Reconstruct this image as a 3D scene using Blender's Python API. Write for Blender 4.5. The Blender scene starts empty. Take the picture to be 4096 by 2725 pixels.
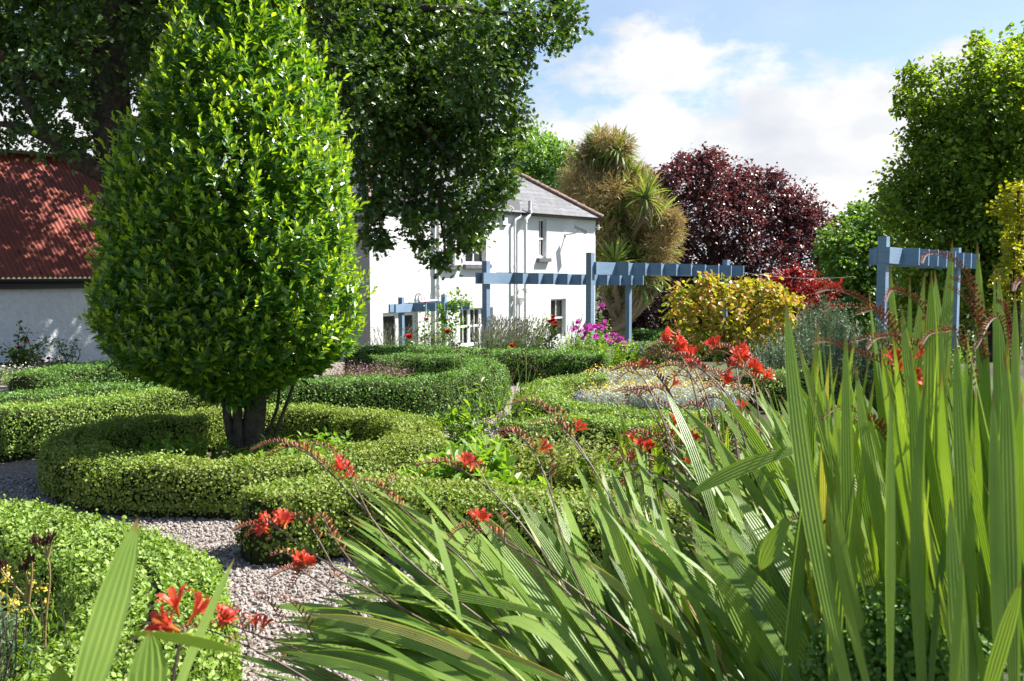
import bpy, math, random
import numpy as np
from mathutils import Vector, Matrix

# ------------------------------------------------------------------ camera
R = np.random.RandomState(7)
random.seed(7)
SC = bpy.context.scene
COL = SC.collection
W0, H0, F0 = 4096.0, 2725.0, 3982.0
EYE = 1.75
PITCH = math.atan(287.5 / F0)
CP, SP = math.cos(PITCH), math.sin(PITCH)
cam_d = bpy.data.cameras.new("Camera")
cam = bpy.data.objects.new("Camera", cam_d)
COL.objects.link(cam)
cam.location = (0, 0, EYE)
cam.rotation_euler = (math.pi / 2 - PITCH, 0, 0)
cam_d.sensor_width = 36.0
cam_d.lens = 36.0 * F0 / W0
cam_d.clip_start = 0.05
cam_d.clip_end = 2000
cam_d.dof.use_dof = True
cam_d.dof.focus_distance = 9.0
cam_d.dof.aperture_fstop = 9.0
SC.camera = cam

# ------------------------------------------------------------------ sky, sun, exposure
SUN_AZ = math.radians(16)        # towards the sun, measured from +X to +Y
SUN_EL = math.radians(52)
EXPOSURE = 1.45
SUN_STRENGTH = 5.0
SKY_STRENGTH = 0.066
CLOUD_LEVEL = 0.355

world = bpy.data.worlds.new("World")
SC.world = world
world.use_nodes = True
nt = world.node_tree
for n in list(nt.nodes):
    nt.nodes.remove(n)


def N(tree, typ, **kw):
    n = tree.nodes.new(typ)
    for k, v in kw.items():
        setattr(n, k, v)
    return n


def L(tree, a, b):
    tree.links.new(a, b)


def MATH(tree, op, a, b=None, c=None, clamp=False):
    n = N(tree, "ShaderNodeMath", operation=op, use_clamp=clamp)
    for i, v in enumerate((a, b, c)):
        if v is None:
            continue
        if isinstance(v, (int, float)):
            n.inputs[i].default_value = v
        else:
            L(tree, v, n.inputs[i])
    return n.outputs[0]


def RAMP(tree, fac, stops, interp='LINEAR'):
    n = N(tree, "ShaderNodeValToRGB")
    n.color_ramp.interpolation = interp
    el = n.color_ramp.elements
    while len(el) < len(stops):
        el.new(0.5)
    for e, (p, c) in zip(el, stops):
        e.position = p
        e.color = (c[0], c[1], c[2], 1) if not isinstance(c, (int, float)) else (c, c, c, 1)
    if fac is not None:
        L(tree, fac, n.inputs[0])
    return n.outputs[0]


sky = N(nt, "ShaderNodeTexSky", sky_type='NISHITA')
sky.sun_disc = False
sky.sun_elevation = SUN_EL
sky.sun_rotation = math.pi / 2 - SUN_AZ
sky.air_density = 1.0
sky.dust_density = 1.2
sky.ozone_density = 1.2
tc = N(nt, "ShaderNodeTexCoord")
sep = N(nt, "ShaderNodeSeparateXYZ")
L(nt, tc.outputs["Generated"], sep.inputs[0])
mp = N(nt, "ShaderNodeMapping")
mp.inputs["Scale"].default_value = (1.0, 1.0, 1.9)
mp.inputs["Location"].default_value = (0.37, 0.0, 0.13)
L(nt, tc.outputs["Generated"], mp.inputs[0])
nz = N(nt, "ShaderNodeTexNoise")
nz.inputs["Scale"].default_value = 4.2
nz.inputs["Detail"].default_value = 9
nz.inputs["Roughness"].default_value = 0.56
L(nt, mp.outputs[0], nz.inputs["Vector"])
nz2 = N(nt, "ShaderNodeTexNoise")
nz2.inputs["Scale"].default_value = 7.0
nz2.inputs["Detail"].default_value = 6
nz2.inputs["Roughness"].default_value = 0.5
L(nt, mp.outputs[0], nz2.inputs["Vector"])
nzw = N(nt, "ShaderNodeTexNoise")
nzw.inputs["Scale"].default_value = 3.0
nzw.inputs["Detail"].default_value = 7
nzw.inputs["Roughness"].default_value = 0.62
L(nt, mp.outputs[0], nzw.inputs["Vector"])
# bank of cumulus low over the trees, blue above it
bank = MATH(nt, 'MULTIPLY_ADD', MATH(nt, 'SUBTRACT', nz.outputs[0], 0.5), 0.46,
            MATH(nt, 'SUBTRACT', 0.205, sep.outputs[2]))
bank = MATH(nt, 'MULTIPLY', bank, 32.0, clamp=True)
wisp = MATH(nt, 'MULTIPLY', MATH(nt, 'SUBTRACT', nzw.outputs[0], 0.46), 3.0, clamp=True)
side = MATH(nt, 'MULTIPLY_ADD', sep.outputs[1], 3.0, 0.35, clamp=True)      # cloud kept ahead; unseen sky behind cleared to deepen the shade
fac = MATH(nt, 'MULTIPLY', MATH(nt, 'MAXIMUM', bank, MATH(nt, 'MULTIPLY', wisp, 0.36)), side)
cl = RAMP(nt, nz2.outputs[0], [(0.36, (0.80, 0.84, 0.92)), (0.5, (0.95, 0.97, 1.0)), (0.6, (1.12, 1.12, 1.12))])
clm = N(nt, "ShaderNodeMix", data_type='RGBA', blend_type='MULTIPLY')
clm.inputs[0].default_value = 1.0
L(nt, cl, clm.inputs[6])
clm.inputs[7].default_value = (CLOUD_LEVEL,) * 3 + (1,)
skm = N(nt, "ShaderNodeMix", data_type='RGBA', blend_type='MULTIPLY')
skm.inputs[0].default_value = 1.0
L(nt, sky.outputs[0], skm.inputs[6])
skm.inputs[7].default_value = (SKY_STRENGTH,) * 3 + (1,)
mx = N(nt, "ShaderNodeMix", data_type='RGBA')
L(nt, fac, mx.inputs[0])
L(nt, skm.outputs[2], mx.inputs[6])
L(nt, clm.outputs[2], mx.inputs[7])
bg = N(nt, "ShaderNodeBackground")
L(nt, mx.outputs[2], bg.inputs[0])
bg.inputs[1].default_value = 1.0
wo = N(nt, "ShaderNodeOutputWorld")
L(nt, bg.outputs[0], wo.inputs[0])

sun_d = bpy.data.lights.new("Sun", 'SUN')
sun_d.energy = SUN_STRENGTH
sun_d.angle = math.radians(0.53)
sun_d.color = (1.0, 0.96, 0.89)
sun = bpy.data.objects.new("Sun", sun_d)
COL.objects.link(sun)
SD = Vector((math.cos(SUN_AZ) * math.cos(SUN_EL), math.sin(SUN_AZ) * math.cos(SUN_EL), math.sin(SUN_EL)))
sun.rotation_euler = (-SD).to_track_quat('-Z', 'Y').to_euler()
sun.location = SD * 60
SC.view_settings.view_transform = 'Standard'
SC.view_settings.look = 'None'
SC.view_settings.exposure = EXPOSURE
SC.view_settings.gamma = 1.0
SC.cycles.max_bounces = 8
SC.cycles.transparent_max_bounces = 8
SC.cycles.use_denoising = True


# ------------------------------------------------------------------ projection helpers (photo pixels -> metres)
def ray(px, py):
    u = (px - W0 / 2) / F0
    v = (py - H0 / 2) / F0
    return np.array((u, CP - v * SP, -SP - v * CP))


def P(px, py, Y):
    d = ray(px, py)
    t = Y / d[1]
    return np.array((d[0] * t, Y, EYE + d[2] * t))


def smooth(t):
    t = np.clip(t, 0, 1)
    return t * t * (3 - 2 * t)


HOUSE_Z = -1.45


def ground(x, y):
    z = HOUSE_Z * smooth((np.asarray(y) - 18.0) / 9.5)
    z = z + 0.30 * np.exp(-((np.asarray(x) - 1.5) ** 2 / 1.0 + (np.asarray(y) - 1.7) ** 2 / 0.9))
    return z


def G(px, py, h=0.0):
    d = ray(px, py)
    lo = 0.5
    while lo < 120:
        t = (lo + .1) / d[1]
        if EYE + d[2] * t < float(ground(d[0] * t, lo + .1)) + h:
            break
        lo += .1
    hi = lo + .1
    for _ in range(30):
        m = 0.5 * (lo + hi)
        t = m / d[1]
        z = EYE + d[2] * t
        if z > float(ground(d[0] * t, m)) + h:
            lo = m
        else:
            hi = m
    return P(px, py, lo)


# ------------------------------------------------------------------ object helpers
def tag(o, label=None, cat=None, group=None, kind=None):
    if label:
        o["label"] = label
    if cat:
        o["category"] = cat
    if group:
        o["group"] = group
    if kind:
        o["kind"] = kind
    return o


def empty(name, loc, label, cat, group=None, rz=0.0):
    o = bpy.data.objects.new(name, None)
    o.location = tuple(loc)
    o.rotation_euler = (0, 0, rz)
    o.empty_display_size = 0.1
    COL.objects.link(o)
    tag(o, label, cat, group)
    return o


class MB:
    """collects polygons, links them as one mesh object"""

    def __init__(s):
        s.v, s.idx, s.tot, s.uv, s.n = [], [], [], [], 0
        s.smooth = []

    def add(s, V, faces, uv=None, sm=False):
        V = np.asarray(V, dtype=np.float64).reshape(-1, 3)
        if isinstance(faces, np.ndarray):
            s.idx.append((faces + s.n).reshape(-1))
            s.tot.append(np.full(len(faces), faces.shape[1]))
            nf = len(faces)
        else:
            s.idx.append(np.array([i for f in faces for i in f], dtype=np.int64) + s.n)
            s.tot.append(np.array([len(f) for f in faces]))
            nf = len(faces)
        s.smooth.append(np.full(nf, sm))
        s.uv.append(np.zeros((len(V), 2)) if uv is None else np.asarray(uv, dtype=np.float64))
        s.v.append(V)
        s.n += len(V)
        return s

    def scatter(s, tmpl, C, A, Nn, size, wid=1.0):
        """copies of a leaf template: C centres, A axis, Nn approximate normal, size (n,)"""
        tv, tf = tmpl
        n = len(C)
        if n == 0:
            return s
        A = A / np.maximum(np.linalg.norm(A, axis=1, keepdims=True), 1e-9)
        X = np.cross(A, Nn)
        X = X / np.maximum(np.linalg.norm(X, axis=1, keepdims=True), 1e-9)
        Z = np.cross(X, A)
        size = np.broadcast_to(np.asarray(size, dtype=float), (n,))
        wid = np.broadcast_to(np.asarray(wid, dtype=float), (n,))
        V = (C[:, None, :]
             + (tv[None, :, 0:1] * (size * wid)[:, None, None]) * X[:, None, :]
             + (tv[None, :, 1:2] * size[:, None, None]) * A[:, None, :]
             + (tv[None, :, 2:3] * size[:, None, None]) * Z[:, None, :])
        off = (np.arange(n) * len(tv))[:, None]
        for k in sorted(set(len(f) for f in tf)):
            fk = np.array([f for f in tf if len(f) == k])
            ix = (off[:, :, None] + fk[None]).reshape(-1, k)
            s.idx.append((ix + s.n).reshape(-1))
            s.tot.append(np.full(len(ix), k))
            s.smooth.append(np.zeros(len(ix), bool))
        s.v.append(V.reshape(-1, 3))
        s.uv.append(np.tile(np.stack([tv[:, 0] + .5, tv[:, 1]], 1), (n, 1)))
        s.n += n * len(tv)
        return s

    def box(s, c, half, M=None):
        sg = np.array([(-1, -1, -1), (1, -1, -1), (1, 1, -1), (-1, 1, -1), (-1, -1, 1), (1, -1, 1), (1, 1, 1), (-1, 1, 1)], float)
        V = sg * np.asarray(half)
        if M is not None:
            V = V @ np.asarray(M).T
        return s.add(V + np.asarray(c), np.array([(0, 3, 2, 1), (4, 5, 6, 7), (0, 1, 5, 4), (1, 2, 6, 5), (2, 3, 7, 6), (3, 0, 4, 7)]))

    def tube(s, pts, rad, k=6, cap=True):
        pts = np.asarray(pts, float)
        m = len(pts)
        rad = np.broadcast_to(np.asarray(rad, float), (m,))
        T = np.gradient(pts, axis=0)
        T /= np.maximum(np.linalg.norm(T, axis=1, keepdims=True), 1e-9)
        ref = np.array((0.0, 0, 1)) if abs(T[0][2]) < .8 else np.array((1.0, 0, 0))
        V = []
        u = np.cross(T[0], ref)
        u /= np.linalg.norm(u)
        for i in range(m):
            u = u - T[i] * np.dot(u, T[i])
            u /= max(np.linalg.norm(u), 1e-9)
            w = np.cross(T[i], u)
            a = np.arange(k) * 2 * math.pi / k
            V.append(pts[i] + rad[i] * (np.cos(a)[:, None] * u + np.sin(a)[:, None] * w))
        V = np.concatenate(V)
        f = []
        for i in range(m - 1):
            for j in range(k):
                f.append((i * k + j, i * k + (j + 1) % k, (i + 1) * k + (j + 1) % k, (i + 1) * k + j))
        s.add(V, np.array(f), sm=True)
        if cap:
            s.add(V[:k][::-1], [tuple(range(k))])
            s.add(V[-k:], [tuple(range(k))])
        return s

    def build(s, name, mat, parent=None, label=None):
        me = bpy.data.meshes.new(name)
        V = np.concatenate(s.v)
        idx = np.concatenate(s.idx).astype(np.int32)
        tot = np.concatenate(s.tot).astype(np.int32)
        sm = np.concatenate(s.smooth)
        uv = np.concatenate(s.uv)
        me.vertices.add(len(V))
        me.vertices.foreach_set("co", V.astype(np.float32).ravel())
        me.loops.add(len(idx))
        me.loops.foreach_set("vertex_index", idx)
        me.polygons.add(len(tot))
        st = np.concatenate([[0], np.cumsum(tot)[:-1]]).astype(np.int32)
        me.polygons.foreach_set("loop_start", st)
        me.polygons.foreach_set("loop_total", tot)
        me.polygons.foreach_set("use_smooth", sm)
        ul = me.uv_layers.new(name="UVMap")
        ul.data.foreach_set("uv", uv[idx].astype(np.float32).ravel())
        me.update(calc_edges=True)
        me.validate()
        if mat:
            me.materials.append(mat)
        o = bpy.data.objects.new(name, me)
        COL.objects.link(o)
        if parent is not None:
            put(o, parent)
        if label:
            o["label"] = label
        return o


def mat_of(o):
    M = Matrix.LocRotScale(o.location, o.rotation_euler.to_quaternion(), o.scale)
    return (mat_of(o.parent) @ o.matrix_parent_inverse @ M) if o.parent else M


def put(o, parent):
    """parents o, keeping its world place"""
    o.parent = parent
    o.matrix_parent_inverse = mat_of(parent).inverted()


# ------------------------------------------------------------------ materials
def new_mat(name):
    m = bpy.data.materials.new(name)
    m.use_nodes = True
    t = m.node_tree
    b = t.nodes["Principled BSDF"]
    return m, t, b


def leaf_mat(name, cols, trans=0.35, tint=(1.9, 2.1, 0.7), rough=0.45, spec=0.5, stripes=0, noise=None, sub=None):
    m, t, b = new_mat(name)
    g = N(t, "ShaderNodeNewGeometry")
    k = len(cols)
    col = RAMP(t, g.outputs["Random Per Island"], [(i / max(k - 1, 1) * (.975 if stripes else 1), c) for i, c in enumerate(cols)] + ([(1.0, (0.42, 0.33, 0.15))] if stripes else []))
    if noise:
        tcn = N(t, "ShaderNodeTexCoord")
        nn = N(t, "ShaderNodeTexNoise")
        nn.inputs["Scale"].default_value = noise[0]
        nn.inputs["Detail"].default_value = 3
        L(t, tcn.outputs["Object"], nn.inputs["Vector"])
        f = RAMP(t, nn.outputs[0], [(0.42, 0.0), (0.62, 1.0)])
        mm = N(t, "ShaderNodeMix", data_type='RGBA')
        L(t, f, mm.inputs[0])
        L(t, col, mm.inputs[6])
        mm.inputs[7].default_value = tuple(noise[1]) + (1,)
        col = mm.outputs[2]
    if stripes:
        uvn = N(t, "ShaderNodeUVMap")
        sp = N(t, "ShaderNodeSeparateXYZ")
        L(t, uvn.outputs[0], sp.inputs[0])
        sn = MATH(t, 'SINE', MATH(t, 'MULTIPLY', sp.outputs[0], 2 * math.pi * stripes))
        st = RAMP(t, MATH(t, 'MULTIPLY_ADD', sn, .5, .5), [(0.0, (0.9, 0.92, 0.88)), (0.55, (1, 1, 1)), (1, (1.0, 1.0, 1.0))])
        mm = N(t, "ShaderNodeMix", data_type='RGBA', blend_type='MULTIPLY')
        mm.inputs[0].default_value = 1
        L(t, col, mm.inputs[6])
        L(t, st, mm.inputs[7])
        tip = RAMP(t, sp.outputs[1], [(0.93, (0, 0, 0)), (0.985, (1, 1, 1))])
        m2 = N(t, "ShaderNodeMix", data_type='RGBA')
        L(t, tip, m2.inputs[0])
        L(t, mm.outputs[2], m2.inputs[6])
        m2.inputs[7].default_value = (0.20, 0.12, 0.04, 1)
        col = m2.outputs[2]
        tcs = N(t, "ShaderNodeTexCoord")
        ns = N(t, "ShaderNodeTexNoise")
        ns.inputs["Scale"].default_value = 38
        ns.inputs["Detail"].default_value = 4
        L(t, tcs.outputs["Object"], ns.inputs["Vector"])
        n4 = N(t, "ShaderNodeTexNoise")
        n4.inputs["Scale"].default_value = 5
        n4.inputs["Detail"].default_value = 3
        L(t, tcs.outputs["Object"], n4.inputs["Vector"])
        mv = N(t, "ShaderNodeMix", data_type='RGBA', blend_type='MULTIPLY')
        mv.inputs[0].default_value = 1
        L(t, col, mv.inputs[6])
        L(t, RAMP(t, n4.outputs[0], [(0.35, (0.8, 0.86, 0.75)), (0.65, (1.15, 1.1, 1.15))]), mv.inputs[7])
        m3 = N(t, "ShaderNodeMix", data_type='RGBA')
        L(t, RAMP(t, ns.outputs[0], [(0.70, 0.0), (0.76, 0.7)]), m3.inputs[0])
        L(t, mv.outputs[2], m3.inputs[6])
        m3.inputs[7].default_value = (0.22, 0.15, 0.05, 1)
        col = m3.outputs[2]
    L(t, col, b.inputs["Base Color"])
    b.inputs["Roughness"].default_value = rough
    b.inputs["Specular IOR Level"].default_value = spec
    if trans > 0:
        tr = N(t, "ShaderNodeBsdfTranslucent")
        mt = N(t, "ShaderNodeMix", data_type='RGBA', blend_type='MULTIPLY')
        mt.inputs[0].default_value = 1
        L(t, col, mt.inputs[6])
        mt.inputs[7].default_value = tuple(tint) + (1,)
        L(t, mt.outputs[2], tr.inputs[0])
        ms = N(t, "ShaderNodeMixShader")
        ms.inputs[0].default_value = trans
        L(t, b.outputs[0], ms.inputs[1])
        L(t, tr.outputs[0], ms.inputs[2])
        L(t, ms.outputs[0], t.nodes["Material Output"].inputs[0])
    return m


def plain(name, col, rough=0.6, spec=0.4, metal=0.0, var=None, bump=None, scale=6.0):
    m, t, b = new_mat(name)
    b.inputs["Roughness"].default_value = rough
    b.inputs["Specular IOR Level"].default_value = spec
    b.inputs["Metallic"].default_value = metal
    if var is None and bump is None:
        b.inputs["Base Color"].default_value = tuple(col) + (1,)
        return m
    tcn = N(t, "ShaderNodeTexCoord")
    nn = N(t, "ShaderNodeTexNoise")
    nn.inputs["Scale"].default_value = scale
    nn.inputs["Detail"].default_value = 7
    nn.inputs["Roughness"].default_value = 0.62
    L(t, tcn.outputs["Object"], nn.inputs["Vector"])
    if var is not None:
        L(t, RAMP(t, nn.outputs[0], [(0.35, col), (0.68, var)]), b.inputs["Base Color"])
    else:
        b.inputs["Base Color"].default_value = tuple(col) + (1,)
    if bump:
        bp = N(t, "ShaderNodeBump")
        bp.inputs["Strength"].default_value = bump[0]
        bp.inputs["Distance"].default_value = bump[1]
        L(t, nn.outputs[0], bp.inputs["Height"])
        L(t, bp.outputs[0], b.inputs["Normal"])
    return m


M = {}
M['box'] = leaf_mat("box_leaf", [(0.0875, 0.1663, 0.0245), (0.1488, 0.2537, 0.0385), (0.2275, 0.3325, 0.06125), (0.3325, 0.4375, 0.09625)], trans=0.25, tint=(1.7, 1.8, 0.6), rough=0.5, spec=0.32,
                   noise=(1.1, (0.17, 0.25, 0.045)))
M['box_warm'] = leaf_mat("box_leaf_new_growth", [(0.085, 0.15, 0.02), (0.15, 0.23, 0.035), (0.22, 0.30, 0.05), (0.33, 0.36, 0.10)], trans=0.25, tint=(1.7, 1.8, 0.6), rough=0.52, spec=0.28,
                        noise=(1.6, (0.19, 0.24, 0.045)))
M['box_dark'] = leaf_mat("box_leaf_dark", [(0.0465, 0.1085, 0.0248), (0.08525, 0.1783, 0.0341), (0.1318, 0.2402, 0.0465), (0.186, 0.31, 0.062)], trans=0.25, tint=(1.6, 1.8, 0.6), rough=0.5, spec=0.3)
M['twigs'] = plain("hedge_twig_shade", (0.018, 0.024, 0.008), 0.9, 0.1, var=(0.035, 0.035, 0.016), scale=30)  # near-black for twigs and for the shade inside the hedge
M['laurel'] = leaf_mat("laurel_leaf", [(0.0312, 0.0936, 0.01872), (0.0546, 0.1404, 0.0234), (0.0858, 0.1872, 0.02496), (0.2028, 0.312, 0.02808)], trans=0.34, tint=(2.6, 2.4, 0.45), rough=0.3, spec=0.6)
M['laurel_new'] = leaf_mat("laurel_young_leaf", [(0.198, 0.3135, 0.02475), (0.33, 0.429, 0.0297)], trans=0.42, tint=(2.0, 2.0, 0.5), rough=0.33, spec=0.6)
M['bark'] = plain("bark", (0.035, 0.027, 0.02), 0.9, 0.2, var=(0.10, 0.08, 0.062), bump=(0.8, 0.03), scale=14)
M['bark_smooth'] = plain("bark_smooth", (0.035, 0.028, 0.02), 0.85, 0.2, var=(0.085, 0.07, 0.05), bump=(0.35, 0.01), scale=18)
M['oak'] = leaf_mat("oak_leaf", [(0.02414, 0.06036, 0.01609), (0.04025, 0.09391, 0.02012), (0.06707, 0.1273, 0.0228), (0.1006, 0.1676, 0.02683)], trans=0.3, tint=(2.0, 1.9, 0.4), rough=0.36, spec=0.5)
M['beech'] = leaf_mat("copper_beech_leaf", [(0.049, 0.0196, 0.028), (0.098, 0.0392, 0.0448), (0.154, 0.063, 0.063), (0.21, 0.112, 0.091)], trans=0.22, tint=(1.9, 0.8, 0.8), rough=0.33, spec=0.5)
M['lime'] = leaf_mat("lime_tree_leaf", [(0.0756, 0.1428, 0.02352), (0.1176, 0.2016, 0.03024), (0.168, 0.252, 0.0336), (0.2688, 0.3192, 0.0504)], trans=0.45, tint=(2.2, 2.1, 0.5), rough=0.45, spec=0.4)
M['green'] = leaf_mat("garden_tree_leaf", [(0.0585, 0.117, 0.026), (0.104, 0.195, 0.0325), (0.156, 0.247, 0.0455)], trans=0.36, tint=(2.0, 2.1, 0.55), rough=0.45, spec=0.4)
M['far_green'] = leaf_mat("far_tree_leaf", [(0.084, 0.168, 0.049), (0.14, 0.252, 0.063), (0.21, 0.322, 0.084)], trans=0.36, tint=(1.9, 2.0, 0.6), rough=0.5, spec=0.35)
M['gold'] = leaf_mat("gold_leaf", [(0.22, 0.24, 0.012), (0.32, 0.31, 0.016), (0.38, 0.36, 0.02)], trans=0.4, tint=(1.6, 1.6, 0.5), rough=0.45, spec=0.4)
M['shrub'] = leaf_mat("autumn_shrub_leaf", [(0.15, 0.21, 0.015), (0.27, 0.31, 0.02), (0.42, 0.42, 0.04), (0.46, 0.33, 0.08), (0.5, 0.24, 0.12), (0.2, 0.26, 0.02)], trans=0.36, tint=(1.5, 1.5, 0.5), rough=0.42, spec=0.5)
M['shrub_low'] = leaf_mat("green_gold_shrub_leaf", [(0.104, 0.156, 0.0156), (0.182, 0.221, 0.0195), (0.26, 0.221, 0.039), (0.286, 0.156, 0.065)], trans=0.32, tint=(1.6, 1.6, 0.5), rough=0.42, spec=0.5)
M['maple'] = leaf_mat("red_maple_leaf", [(0.12, 0.015, 0.015), (0.2, 0.025, 0.022), (0.28, 0.045, 0.035)], trans=0.38, tint=(2.0, 0.7, 0.6), rough=0.45, spec=0.4)
M['rosemary'] = leaf_mat("rosemary_leaf", [(0.065, 0.1105, 0.065), (0.1105, 0.1625, 0.0975), (0.156, 0.208, 0.13)], trans=0.2, tint=(1.4, 1.6, 0.9), rough=0.5, spec=0.4)
M['silver'] = leaf_mat("silver_leaf", [(0.3, 0.36, 0.32), (0.42, 0.47, 0.43), (0.55, 0.59, 0.55)], trans=0.2, tint=(1.1, 1.1, 1.0), rough=0.75, spec=0.15)
M['yellow'] = leaf_mat("yellow_flower", [(0.5, 0.36, 0.03), (0.6, 0.45, 0.07), (0.62, 0.5, 0.14)], trans=0.2, tint=(1.1, 1.1, 0.6), rough=0.6, spec=0.2)
M['lavender'] = leaf_mat("lavender_stem", [(0.13, 0.18, 0.08), (0.2, 0.25, 0.12), (0.26, 0.3, 0.18)], trans=0.2, tint=(1.3, 1.4, 0.8), rough=0.6, spec=0.3)
M['lavender_head'] = leaf_mat("lavender_spent_head", [(0.2, 0.2, 0.16), (0.27, 0.26, 0.22), (0.2, 0.17, 0.22)], trans=0.1, rough=0.7, spec=0.2)
M['weed'] = leaf_mat("bed_plant_leaf", [(0.0945, 0.189, 0.02025), (0.162, 0.27, 0.0297), (0.243, 0.351, 0.04725)], trans=0.38, tint=(1.8, 1.9, 0.5), rough=0.45, spec=0.4)
M['weed_pale'] = leaf_mat("pale_bed_leaf", [(0.138, 0.1955, 0.046), (0.23, 0.276, 0.0805), (0.322, 0.345, 0.115)], trans=0.35, tint=(1.5, 1.6, 0.6), rough=0.5, spec=0.3)
M['straw'] = leaf_mat("dry_stem", [(0.24, 0.17, 0.07), (0.32, 0.24, 0.12)], trans=0.1, rough=0.7, spec=0.2)
M['brownhead'] = leaf_mat("dry_seed_head", [(0.05, 0.025, 0.015), (0.10, 0.05, 0.03)], trans=0.0, rough=0.8, spec=0.2)
M['rose_leaf'] = leaf_mat("rose_leaf", [(0.052, 0.1105, 0.026), (0.104, 0.182, 0.0325), (0.221, 0.26, 0.0325)], trans=0.35, tint=(1.9, 2.0, 0.5), rough=0.35, spec=0.5)
M['rose_red'] = leaf_mat("rose_petal", [(0.42, 0.008, 0.012), (0.58, 0.015, 0.02)], trans=0.25, tint=(1.3, 0.7, 0.7), rough=0.5, spec=0.3)
M['rose_dark'] = leaf_mat("crimson_petal", [(0.34, 0.008, 0.04), (0.48, 0.02, 0.08)], trans=0.25, tint=(1.3, 0.7, 0.7), rough=0.5, spec=0.3)
M['pea'] = leaf_mat("sweet_pea_petal", [(0.5, 0.06, 0.38), (0.62, 0.12, 0.48), (0.42, 0.05, 0.34)], trans=0.35, tint=(1.2, 0.9, 1.1), rough=0.5, spec=0.3)
M['purple'] = leaf_mat("mauve_flower", [(0.17, 0.09, 0.10), (0.24, 0.14, 0.17), (0.13, 0.09, 0.06)], trans=0.2, tint=(1.2, 0.9, 1.1), rough=0.6, spec=0.2)
M['violet'] = leaf_mat("violet_flower", [(0.12, 0.06, 0.35), (0.2, 0.1, 0.42)], trans=0.2, tint=(1, 1, 1.1), rough=0.6, spec=0.2)
M['burnet'] = leaf_mat("burnet_head", [(0.05, 0.008, 0.012), (0.09, 0.012, 0.018)], trans=0.0, rough=0.7, spec=0.2)
M['whiteflower'] = leaf_mat("white_flower", [(0.6, 0.6, 0.52), (0.7, 0.7, 0.62)], trans=0.2, tint=(1, 1, 1), rough=0.6, spec=0.2)
M['crocosmia'] = leaf_mat("crocosmia_leaf", [(0.1087, 0.1958, 0.0319), (0.174, 0.2755, 0.05075), (0.2248, 0.3262, 0.0725), (0.3045, 0.3842, 0.1087)], trans=0.33, tint=(1.75, 1.75, 0.38), rough=0.42, spec=0.5, stripes=7)
M['croc_stem'] = plain("crocosmia_stem", (0.075, 0.038, 0.038), 0.45, 0.5, var=(0.15, 0.10, 0.055), scale=8)
M['croc_bud'] = leaf_mat("crocosmia_bud", [(0.17, 0.05, 0.02), (0.36, 0.035, 0.02), (0.22, 0.12, 0.03), (0.4, 0.06, 0.02)], trans=0.15, tint=(1.4, 0.9, 0.6), rough=0.4, spec=0.5)
M['cord_leaf'] = leaf_mat("cabbage_palm_leaf", [(0.09, 0.165, 0.0375), (0.15, 0.24, 0.0525), (0.255, 0.33, 0.09), (0.33, 0.3, 0.09)], trans=0.25, tint=(1.7, 1.7, 0.6), rough=0.32, spec=0.55)
M['cord_flower'] = leaf_mat("cabbage_palm_panicle", [(0.26, 0.2, 0.085), (0.38, 0.29, 0.13), (0.48, 0.37, 0.19)], trans=0.25, tint=(1.2, 1.1, 0.8), rough=0.75, spec=0.15)
M['cord_dead'] = leaf_mat("cabbage_palm_dead_leaf", [(0.11, 0.085, 0.055), (0.2, 0.16, 0.11)], trans=0.1, rough=0.8, spec=0.15)
M['cord_trunk'] = plain("cabbage_palm_trunk", (0.16, 0.12, 0.08), 0.9, 0.2, var=(0.3, 0.24, 0.17), bump=(0.6, 0.02), scale=12)
M['grass'] = leaf_mat("grass_blade", [(0.07, 0.13, 0.02), (0.12, 0.19, 0.03), (0.2, 0.24, 0.06)], trans=0.35, tint=(1.6, 1.7, 0.6), rough=0.5, spec=0.3)

# crocosmia flower: red petals, orange throat along the flower's length
m, t, b = new_mat("crocosmia_flower")
uvn = N(t, "ShaderNodeUVMap")
sp_ = N(t, "ShaderNodeSeparateXYZ")
L(t, uvn.outputs[0], sp_.inputs[0])
fc = RAMP(t, sp_.outputs[1], [(0.05, (0.6, 0.22, 0.03)), (0.35, (0.62, 0.11, 0.03)), (0.6, (0.6, 0.055, 0.028))])
L(t, fc, b.inputs["Base Color"])
b.inputs["Roughness"].default_value = 0.45
tr = N(t, "ShaderNodeBsdfTranslucent")
L(t, fc, tr.inputs[0])
ms = N(t, "ShaderNodeMixShader")
ms.inputs[0].default_value = 0.35
L(t, b.outputs[0], ms.inputs[1])
L(t, tr.outputs[0], ms.inputs[2])
L(t, ms.outputs[0], t.nodes["Material Output"].inputs[0])
M['croc_flower'] = m

# painted render with faint block lines
m, t, b = new_mat("white_render")
tcn = N(t, "ShaderNodeTexCoord")
sx = N(t, "ShaderNodeSeparateXYZ")
L(t, tcn.outputs["Object"], sx.inputs[0])
cb = N(t, "ShaderNodeCombineXYZ")
L(t, sx.outputs[0], cb.inputs[0])
L(t, sx.outputs[2], cb.inputs[1])
br = N(t, "ShaderNodeTexBrick")
br.inputs["Scale"].default_value = 1.0
br.inputs["Brick Width"].default_value = 0.86
br.inputs["Row Height"].default_value = 0.36
br.inputs["Mortar Size"].default_value = 0.006
br.inputs["Mortar Smooth"].default_value = 0.4
br.inputs["Color1"].default_value = (1, 1, 1, 1)
br.inputs["Color2"].default_value = (1, 1, 1, 1)
br.inputs["Mortar"].default_value = (0, 0, 0, 1)
L(t, cb.outputs[0], br.inputs["Vector"])
nn = N(t, "ShaderNodeTexNoise")
nn.inputs["Scale"].default_value = 1.3
nn.inputs["Detail"].default_value = 8
L(t, tcn.outputs["Object"], nn.inputs["Vector"])
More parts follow.
